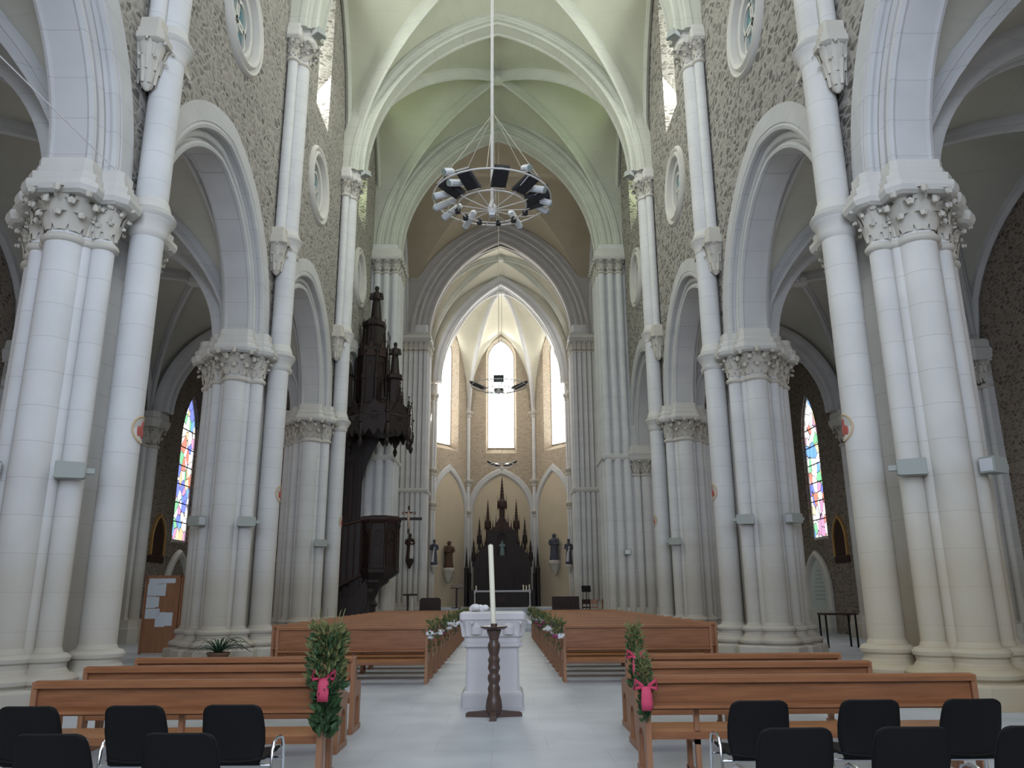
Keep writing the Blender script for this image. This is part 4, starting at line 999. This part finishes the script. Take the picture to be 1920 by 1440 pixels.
for k in range(8):                                 # carved pointed panels, corner colonnettes
    a = pi/4*k; ap = .80*cos(pi/8); c, s_ = cos(a), sin(a)
    fn = lambda u, v, p, c=c, s_=s_, ap=ap: (BXc+c*(ap+p)-s_*u, BYc+s_*(ap+p)+c*u, v)
    q = MB(); q.sweep([(-.20, 2.85)]+pointed(.20, .34, 4.0, 0, 8)+[(.20, 2.85)], [(0, 0), (.05, 0), (.05, .05), (0, .05)], fn)
    q.box(0, 0, 0, 0, 0, 0) if False else None
    q.sweep(circle(0, 3.85, .12, 14), [(0, 0), (.04, 0), (.04, .03), (0, .03)], fn, closed=True)
    q.build('panel_tracery', M['dark2'], t, smooth=20)
    a2 = a+pi/8
    MB().lathe([(.05, 2.65), (.07, 2.7), (.04, 2.78), (.04, 4.45), (.07, 4.55), (.06, 4.65)], (BXc+.82*cos(a2), BYc+.82*sin(a2)), 8).build('colonnette', M['dark'], t)
MB().lathe([(.45, 0), (.45, .25), (.3, .35), (.22, .5), (.2, 1.1), (.3, 1.25), (.2, 1.4)], (BXc-.3, BYc), 12).build('support_column', M['dark'], t)
# stair with carved parapet running down to the aisle side, on a panelled base
st = MB(); P0 = (-5.8, 34.7); P1 = (-7.6, 34.2)
st.rings([[(P0[0], P0[1], z) for z in (2.5, 4.75)]+[(P0[0], P0[1]+.1, z) for z in (4.75, 2.5)], [(P1[0], P1[1], z) for z in (1.5, 4.2)]+[(P1[0], P1[1]+.1, z) for z in (4.2, 1.5)]])
st.build('stair_parapet', M['dark'], t, smooth=0)
pp = MB()
for k in range(7):
    q = (k+.5)/7; x = P0[0]+(P1[0]-P0[0])*q; y = P0[1]+(P1[1]-P0[1])*q; zb = 2.6-1.0*q; zt = 4.7-.55*q
    pp.tube([(x, y-.03, zb), (x, y-.03, zt)], .035, 6)
pp.tube([(P0[0], P0[1]-.02, 4.8), (P1[0], P1[1]-.02, 4.25)], .06, 8); pp.tube([(P0[0], P0[1]-.02, 2.5), (P1[0], P1[1]-.02, 1.55)], .06, 8)
pp.build('stair_rail', M['dark2'], t)
sb = MB()
for k in range(10):
    q = k/10; x = -5.7-2.3*q; sb.box(x-.24, x, 34.7, 35.6, 0.1 if k > 5 else .9, 2.5-2.2*q*.95+.12)
sb.build('stair_steps', M['dark'], t, smooth=0)
sb = MB(); sb.box(-7.0, -6.2, 34.5, 35.7, 0, 1.5); sb.rings([[(-6.2, 34.5, 0), (-6.2, 35.6, 0), (-6.2, 35.6, 1.5), (-6.2, 34.5, 1.5)], [(-5.55, 34.5, 1.25), (-5.55, 35.5, 1.25), (-5.55, 35.5, 2.4), (-5.55, 34.5, 2.4)]]); sb.box(-5.75, -5.45, 34.6, 34.9, 0, 1.4)
sb.build('carved_base', M['dark'], t, smooth=0)
# dossal between basket and canopy
MB().poly([(-7.4, 1.2), (-6.2, 1.2), (-6.2, 6.6), (-6.0, 7.4), (-5.5, 8.5), (-5.5, 9.4), (-7.4, 9.4)], FY(35.75), 0, .12).build('dossal', M['dark'], t, smooth=0)
dp = MB()
for x in (-6.85, -6.45):
    dp.sweep([(x-.15, 4.9)]+pointed(.15, .3, 7.2, x, 6)+[(x+.15, 4.9)], [(0, 0), (-.06, 0), (-.06, .05), (0, .05)], FY(35.72))
dp.build('dossal_tracery', M['dark2'], t, smooth=0)
# canopy
CX, CY = -5.4, 35.0
b = MB(); loft8(b, CX, CY, [(.6, 8.55), (1.1, 8.7), (1.38, 8.75), (1.52, 9.0), (1.58, 9.25), (1.52, 9.4), (1.46, 9.45), (1.40, 9.75), (1.0, 9.95), (.6, 10.0)])
b.build('canopy', M['dark'], t, smooth=20)
for k in range(8):                                 # gables, hanging bosses and pinnacles round the canopy rim
    a = pi/8+pi/4*k; x, y = CX+1.5*cos(a), CY+1.5*sin(a)
    MB().lathe([(.015, -.95), (.07, -.85), (.11, -.7), (.05, -.55), (.12, -.4), (.14, -.1), (.1, .1)], (x, y), 8, 8.75).build('pendant', M['dark'], t)
    q = MB(); pinnacle(q, x, y, 8.9, 1.35, .10); q.build('pinnacle', M['dark'], t, smooth=20)
    a = pi/4*k; ap = 1.5*cos(pi/8); c, s_ = cos(a), sin(a)
    fn = lambda u, v, p, c=c, s_=s_, ap=ap: (CX+c*(ap+p)-s_*u, CY+s_*(ap+p)+c*u, v)
    q = MB(); q.poly([(-.52, 8.75), (-.40, 8.35), (-.2, 8.62), (0, 8.3), (.2, 8.62), (.40, 8.35), (.52, 8.75), (.5, 9.3), (0, 9.95), (-.5, 9.3)], fn, -.04, .06, [circle(0, 9.2, .2, 12)])
    q.build('gable', M['dark'], t, smooth=0)
TX, TY = -5.82, 35.2
b = MB(); loft8(b, TX, TY, [(.80, 9.6), (.80, 9.9), (.70, 9.95), (.70, 12.4), (.76, 12.45), (.78, 12.6), (.68, 12.7), (.52, 12.8), (.48, 13.7), (.58, 13.78), (.58, 13.95), (.40, 14.05), (.2, 14.25)])
b.build('tower', M['dark'], t, smooth=20)
for k in range(8):
    a = pi/8+pi/4*k; q = MB(); pinnacle(q, TX+.76*cos(a), TY+.76*sin(a), 10.0, 3.5, .09); q.build('tower_buttress', M['dark'], t, smooth=20)
    a = pi/4*k; ap = .70*cos(pi/8); c, s_ = cos(a), sin(a)
    fn = lambda u, v, p, c=c, s_=s_, ap=ap: (TX+c*(ap+p)-s_*u, TY+s_*(ap+p)+c*u, v)
    q = MB(); q.sweep([(-.13, 10.3)]+pointed(.13, .25, 11.7, 0, 6)+[(.13, 10.3)], [(0, 0), (.05, 0), (.05, .04), (0, .04)], fn); q.poly([(-.24, 12.2), (.24, 12.2), (0, 12.95)], fn, 0, .06)
    q.build('tower_tracery', M['dark2'], t, smooth=0)
    if k % 2 == 0:
        q = MB(); pinnacle(q, TX+.5*cos(a), TY+.5*sin(a), 12.5, 1.7, .07); q.build('upper_pinnacle', M['dark'], t, smooth=20)
f = MB(); figure(f, (TX+.05, TY, 14.1), 1.75, wide=.8); f.build('finial_statue', M['dark'], t, smooth=60)
QX, QY = -4.72, 34.6
b = MB(); loft8(b, QX, QY, [(.40, 9.7), (.40, 9.9), (.31, 9.95), (.29, 11.0), (.40, 11.08), (.40, 11.22), (.25, 11.32)])
b.build('turret', M['dark'], t, smooth=20)
f = MB(); figure(f, (QX, QY, 11.3), 1.55, wide=.75); f.build('turret_statue', M['dark'], t, smooth=60)
b = MB(); loft8(b, -6.85, 34.7, [(.3, 9.5), (.26, 10.2), (.22, 11.2), (.28, 11.3), (.05, 12.1)]); b.build('turret', M['dark'], t, smooth=20)
for x, y, z0, h, r in ((-4.42, 34.5, 9.4, 1.55, .09), (-4.28, 34.2, 9.3, 1.3, .08), (-5.2, 34.3, 9.6, 1.5, .09)):
    q = MB(); pinnacle(q, x, y, z0, h, r); q.build('pinnacle', M['dark'], t, smooth=20)

t = thing('crucifix', 'dark crucifix held out on a horizontal arm from the pulpit rail', 'crucifix', (-3.94, 35., 4.85))
MB().box(-.6, .58, -.04, .04, -.07, .05).build('arm', M['dark'], t, smooth=0)
MB().box(-.05, .05, -.06, -.01, -.65, .55).box(-.3, .3, -.06, -.01, .2, .29).build('cross', M['dark2'], t, smooth=0)
f = MB(); f.tube([(0, -.09, -.45), (.02, -.1, -.2), (-.01, -.09, .0), (0, -.09, .2), (0, -.1, .26), (.01, -.11, .36)], [.025, .04, .05, .07, .03, .045], 8)
for s in (-1, 1): f.tube([(s*.05, -.09, .18), (s*.27, -.07, .26)], [.03, .02], 6)
f.build('figure', M['skin'], t)

# ------------------------------------------------------------------ altarpiece, altar and apse figures
t = thing('altarpiece', 'dark Gothic wooden altarpiece with five spires in front of the apse wall', 'altarpiece', (XA+.05, 59.3, .8))
b = MB(); b.box(-2.35, 2.35, -.3, .5, 0, 1.15).box(-2.1, 2.1, -.1, .5, 1.15, 2.9); b.poly([(-2.1, 2.85), (2.1, 2.85), (1.95, 3.5), (1.55, 4.2), (1.1, 4.4), (.98, 5.4), (.65, 5.6), (-.65, 5.6), (-.98, 5.4), (-1.1, 4.4), (-1.55, 4.2), (-1.95, 3.5)], FY(0), -.05, .45, [lancet(.36, .5, 4.75, 3.6, 0)])
b.build('body', M['dark'], t, smooth=0)
b = MB(); b.box(-.4, .4, .2, .3, 3.5, 5.4); b.build('niche_back', M['dark2'], t, smooth=0)
for x in (-1.72, -1.1, -.62, .62, 1.1, 1.72):
    q = MB(); q.sweep([(x-.2, 1.4)]+pointed(.2, .35, 2.4, x, 6)+[(x+.2, 1.4)], [(0, 0), (-.08, 0), (-.08, .05), (0, .05)], FY(-.1)); q.build('arcade_panel', M['dark2'], t, smooth=0)
def spire(x, z0, zb, zt, r, y=.1):
    q = MB(); loft8(q, x, y, [(r, z0), (r, zb-.5), (r*1.6, zb-.35), (r*1.75, zb-.1), (r*1.6, zb+.05), (r*1.0, zb+.2), (r*.75, zb+.3), (r*.08, zt)])
    for k in range(8):
        a = pi/8+k*pi/4; q.lathe([(.02, zb-.55), (r*.22, zb-.3), (r*.1, zb+.15), (.005, zb+.55)], (x+r*1.6*cos(a), y+r*1.6*sin(a)), 5)
    for k in range(6):
        zz = zb+.35+k*(zt-zb-.5)/6; rr = r*.7*(1-(zz-zb-.3)/(zt-zb-.3))
        for j in range(4): q.ball((x+(rr+.02)*cos(j*pi/2), y+(rr+.02)*sin(j*pi/2), zz), .035, 5)
    q.build('spire', M['dark2'] if abs(x) < 1.5 else M['dark'], t, smooth=20)
spire(0, 5.4, 7.5, 9.45, .22)
for s in (-1, 1):
    spire(s*1.06, 4.3, 6.0, 7.75, .15); spire(s*1.68, 4.0, 4.95, 6.45, .11); spire(s*2.1, 2.8, 3.7, 4.85, .10)
    q = MB(); loft8(q, s*2.62, .1, [(.17, 0), (.17, 2.6), (.2, 2.7), (.12, 2.8), (.01, 4.3)]); q.build('side_post', M['dark'], t, smooth=20)
    q = MB(); loft8(q, s*2.38, .25, [(.12, 0), (.12, 2.2), (.14, 2.3), (.08, 2.4), (.01, 3.6)]); q.build('side_post', M['dark'], t, smooth=20)
    for x, z, h in ((.45, 5.5, 1.1), (.68, 5.3, .9), (.3, 5.5, .8), (.92, 4.2, 1.2), (1.25, 4.2, .8), (1.45, 4.1, .6), (1.85, 3.4, .8)):
        q = MB(); pinnacle(q, s*x, 0, z, h, .06, crockets=False); q.build('pinnacle', M['dark'], t, smooth=20)
q = MB(); q.poly([(-.75, 5.35), (.75, 5.35), (0, 6.7)], FY(-.08), 0, .1); q.build('gable', M['dark2'], t, smooth=0)
f = MB(); figure(f, (0, 0, 0), 1.05); o = f.build('niche_statue', M['teal'], smooth=60); o.location = (XA+.05, 59.32, 4.42); tag(o, 'small blue-green statue standing in the central niche of the altarpiece', 'statue')

t = thing('altar', 'dark altar table with a white cloth edge in front of the altarpiece', 'altar', (XA+.05, 56.2, .8))
MB().box(-1.95, 1.95, -.5, .5, 1.0, 1.12).build('mensa', M['cloth'], t, smooth=0)
MB().box(-1.75, 1.75, -.38, .4, 0, 1.0).build('front', M['dark'], t, smooth=0)
for x in (-1.88, 1.88): MB().lathe([(.08, 0), (.08, .08), (.05, .14), (.05, .88), (.08, .95), (.08, 1.0)], (x, -.4), 10).build('leg', M['cloth'], t)
MB().box(-.35, .25, -.42, -.37, .3, .8).build('front_relief', M['dark2'], t, smooth=0)
for x, h, lab in ((-1.8, .28, 'short white candle at the pulpit-side end of the altar'), (1.45, .34, 'first white candle of three grouped at one end of the altar'), (1.65, .30, 'middle white candle of three grouped at one end of the altar'), (1.86, .36, 'outermost white candle of three grouped at one end of the altar')):
    o = MB().lathe([(.07, 0), (.07, .03), (.045, .05), (.045, h), (.01, h+.03)], n=10).build('altar_candle', M['wax']); o.location = (XA+.05+x, 56.1, 1.92); tag(o, lab, 'candle', 'candles on the altar')

def apse_statue(label, loc, robe, mantle, flip):
    t = thing('saint_statue', label, 'statue', loc, flip)
    f = MB(); figure(f, (0, 0, 0), 1.95, wide=1.05); f.build('robed_figure', M[robe], t, smooth=60)
    MB().rings([[(r*cos(pi*.1+pi*.8*k/10)*1.1, r*sin(pi*.1+pi*.8*k/10)*.95+.02, z) for k in range(11)] for r, z in ((.38, .1), (.36, .6), (.32, 1.1), (.27, 1.42), (.15, 1.60))], closed=False).build('mantle', M[mantle], t, smooth=60)
    MB().ball((0, -.02, 1.8), (.115, .125, .15), 12).build('head', M['skin'], t)
    b = MB(); loft8(b, 0, .05, [(.12, -1.0), (.2, -.8), (.34, -.45), (.38, -.3), (.46, -.22), (.46, -.06), (.40, 0)]); b.leafs((0, .05), .25, .42, -.75, -.28, 8, 0, .7, .08)
    b.build('corbel', M['capital'], t, smooth=40)
apse_statue('brown and green robed saint statue on a corbel beside the altarpiece, pulpit side', (-3.72, 59.35, 3.55), 'robe_brown', 'robe_green', radians(35))
apse_statue('slate-blue robed saint statue on a corbel beside the altarpiece, away from the pulpit', (4.02, 59.35, 4.05), 'robe_blue', 'robe_blue', radians(-35))
for s, lab in ((-1, 'blue and white painted statue on the choir shaft, pulpit side'), (1, 'blue and white painted statue on the choir shaft, away from the pulpit')):
    t = thing('choir_statue', lab, 'statue', (XA+s*4.62, 55.36, 3.6)); f = MB(); figure(f, (0, 0, 0), 1.75, wide=.75); f.build('robed_figure', M['robe_blue'], t, smooth=60)
    MB().tube([(-.1, -.2, .2), (-.05, -.22, .8), (.05, -.2, 1.2)], [.10, .08, .05], 8).build('white_scarf', M['cloth'], t)
    b = MB(); loft8(b, 0, .0, [(.05, -.6), (.2, -.2), (.3, -.1), (.3, 0)]); b.build('bracket', M['capital'], t, smooth=30)
t = thing('pier_statue', 'dark saint statue on a bracket against the ribbed pier beside the pulpit', 'statue', (-5.55, 49.9, 3.7))
f = MB(); figure(f, (0, 0, 0), 1.65, wide=.8); f.build('robed_figure', M['dark2'], t, smooth=60)
MB().tube([(.12, -.15, .1), (.13, -.17, .7), (.12, -.15, 1.1)], [.12, .1, .06], 8).build('pale_mantle', M['trim'], t)
b = MB(); loft8(b, 0, .1, [(.05, -.5), (.22, -.15), (.28, 0)]); b.build('bracket', M['dark2'], t, smooth=30)

# ------------------------------------------------------------------ choir furniture
FZ = .35
t = thing('wooden_stool', 'small dark stool table before the ribbed pier beside the pulpit', 'stool', (-4.9, 45., FZ))
MB().box(-.38, .38, -.2, .2, 1.24, 1.34).build('top', M['dark2'], t, smooth=0)
for x in (-.12, .12): MB().box(x-.05, x+.05, -.08, .08, 0, 1.25).build('leg', M['trim'] if x > 0 else M['dark2'], t, smooth=0)
t = thing('choir_bench', 'low dark bench in the choir next to the small stool table', 'bench', (-3.9, 46., FZ))
MB().rings([[(x, y, z) for x, z in ((-.6, .0), (.6, 0), (.6, 1.0), (.5, 1.12), (-.5, 1.12), (-.6, 1.0))] for y in (.25, .31)]).build('backrest', M['dark2'], t, smooth=0)
MB().box(-.58, .58, -.25, .28, .42, .5).build('seat', M['dark2'], t, smooth=0)
for x in (-.55, .55): MB().box(x-.04, x+.04, -.25, .28, 0, .44).build('leg', M['dark2'], t, smooth=0)
t = thing('lectern', 'slim wooden lectern standing near the altar on the pulpit side', 'lectern', (-2.75, 52.3, .8))
MB().rings([[(x, y, z) for y, z in ((-.28, 1.22), (.2, 1.42), (.2, 1.47), (-.28, 1.27))] for x in (-.38, .38)]).build('book_rest', M['dark2'], t, smooth=0)
MB().box(-.06, .06, -.06, .06, .05, 1.32).build('post', M['dark2'], t, smooth=0); MB().box(-.3, .3, -.25, .25, 0, .06).build('base', M['dark2'], t, smooth=0)
t = thing('choir_bench', 'low dark reddish bench in the choir across from the stool table', 'bench', (3.9, 48., FZ))
MB().box(-.8, .8, .25, .31, .1, 1.15).build('backrest', M['dark2'], t, smooth=0); MB().box(-.78, .78, -.25, .28, .42, .5).build('seat', M['dark2'], t, smooth=0)
for x in (-.75, .75): MB().box(x-.04, x+.04, -.25, .28, 0, .44).build('leg', M['dark2'], t, smooth=0)
def choir_chair(label, loc, rz, m_):
    t = thing('choir_chair', label, 'chair', loc, rz, 'chairs in the choir')
    MB().box(-.22, .22, -.22, .22, .43, .48).build('seat', M[m_], t, smooth=0)
    MB().box(-.22, .22, -.24, -.2, .75, 1.0).box(-.22, .22, -.24, -.2, .55, .62).build('backrest', M[m_], t, smooth=0)
    for x in (-.2, .2):
        MB().box(x-.02, x+.02, -.24, -.2, 0, 1.0).build('leg', M[m_], t, smooth=0); MB().box(x-.02, x+.02, .17, .21, 0, .44).build('leg', M[m_], t, smooth=0)
choir_chair('dark straight chair in the choir nearest the altar, beside the dark bench', (4.6, 44., FZ+.0), .2, 'dark2')
choir_chair('brown straight chair in the choir, middle of three by the ribbed pier', (5.1, 44.1, FZ), -.1, 'pew_end')
choir_chair('brown straight chair in the choir closest to the ribbed pier shafts', (5.62, 43.9, FZ), .3, 'pew_end')
t = thing('music_stand', 'thin dark music stand rising above the choir chairs', 'stand', (4.75, 44.6, FZ))
MB().tube([(0, 0, 0), (0, 0, 1.45)], .025, 6).build('post', M['black'], t); MB().rings([[(x, y, z) for y, z in ((-.12, 1.4), (.08, 1.72), (.1, 1.7), (-.1, 1.38))] for x in (-.25, .25)]).build('desk', M['black'], t, smooth=0)
for a in (.3, 2.4, 4.5): MB().tube([(0, 0, .2), (.3*cos(a), .3*sin(a), .015)], .02, 5).build('foot', M['black'], t)
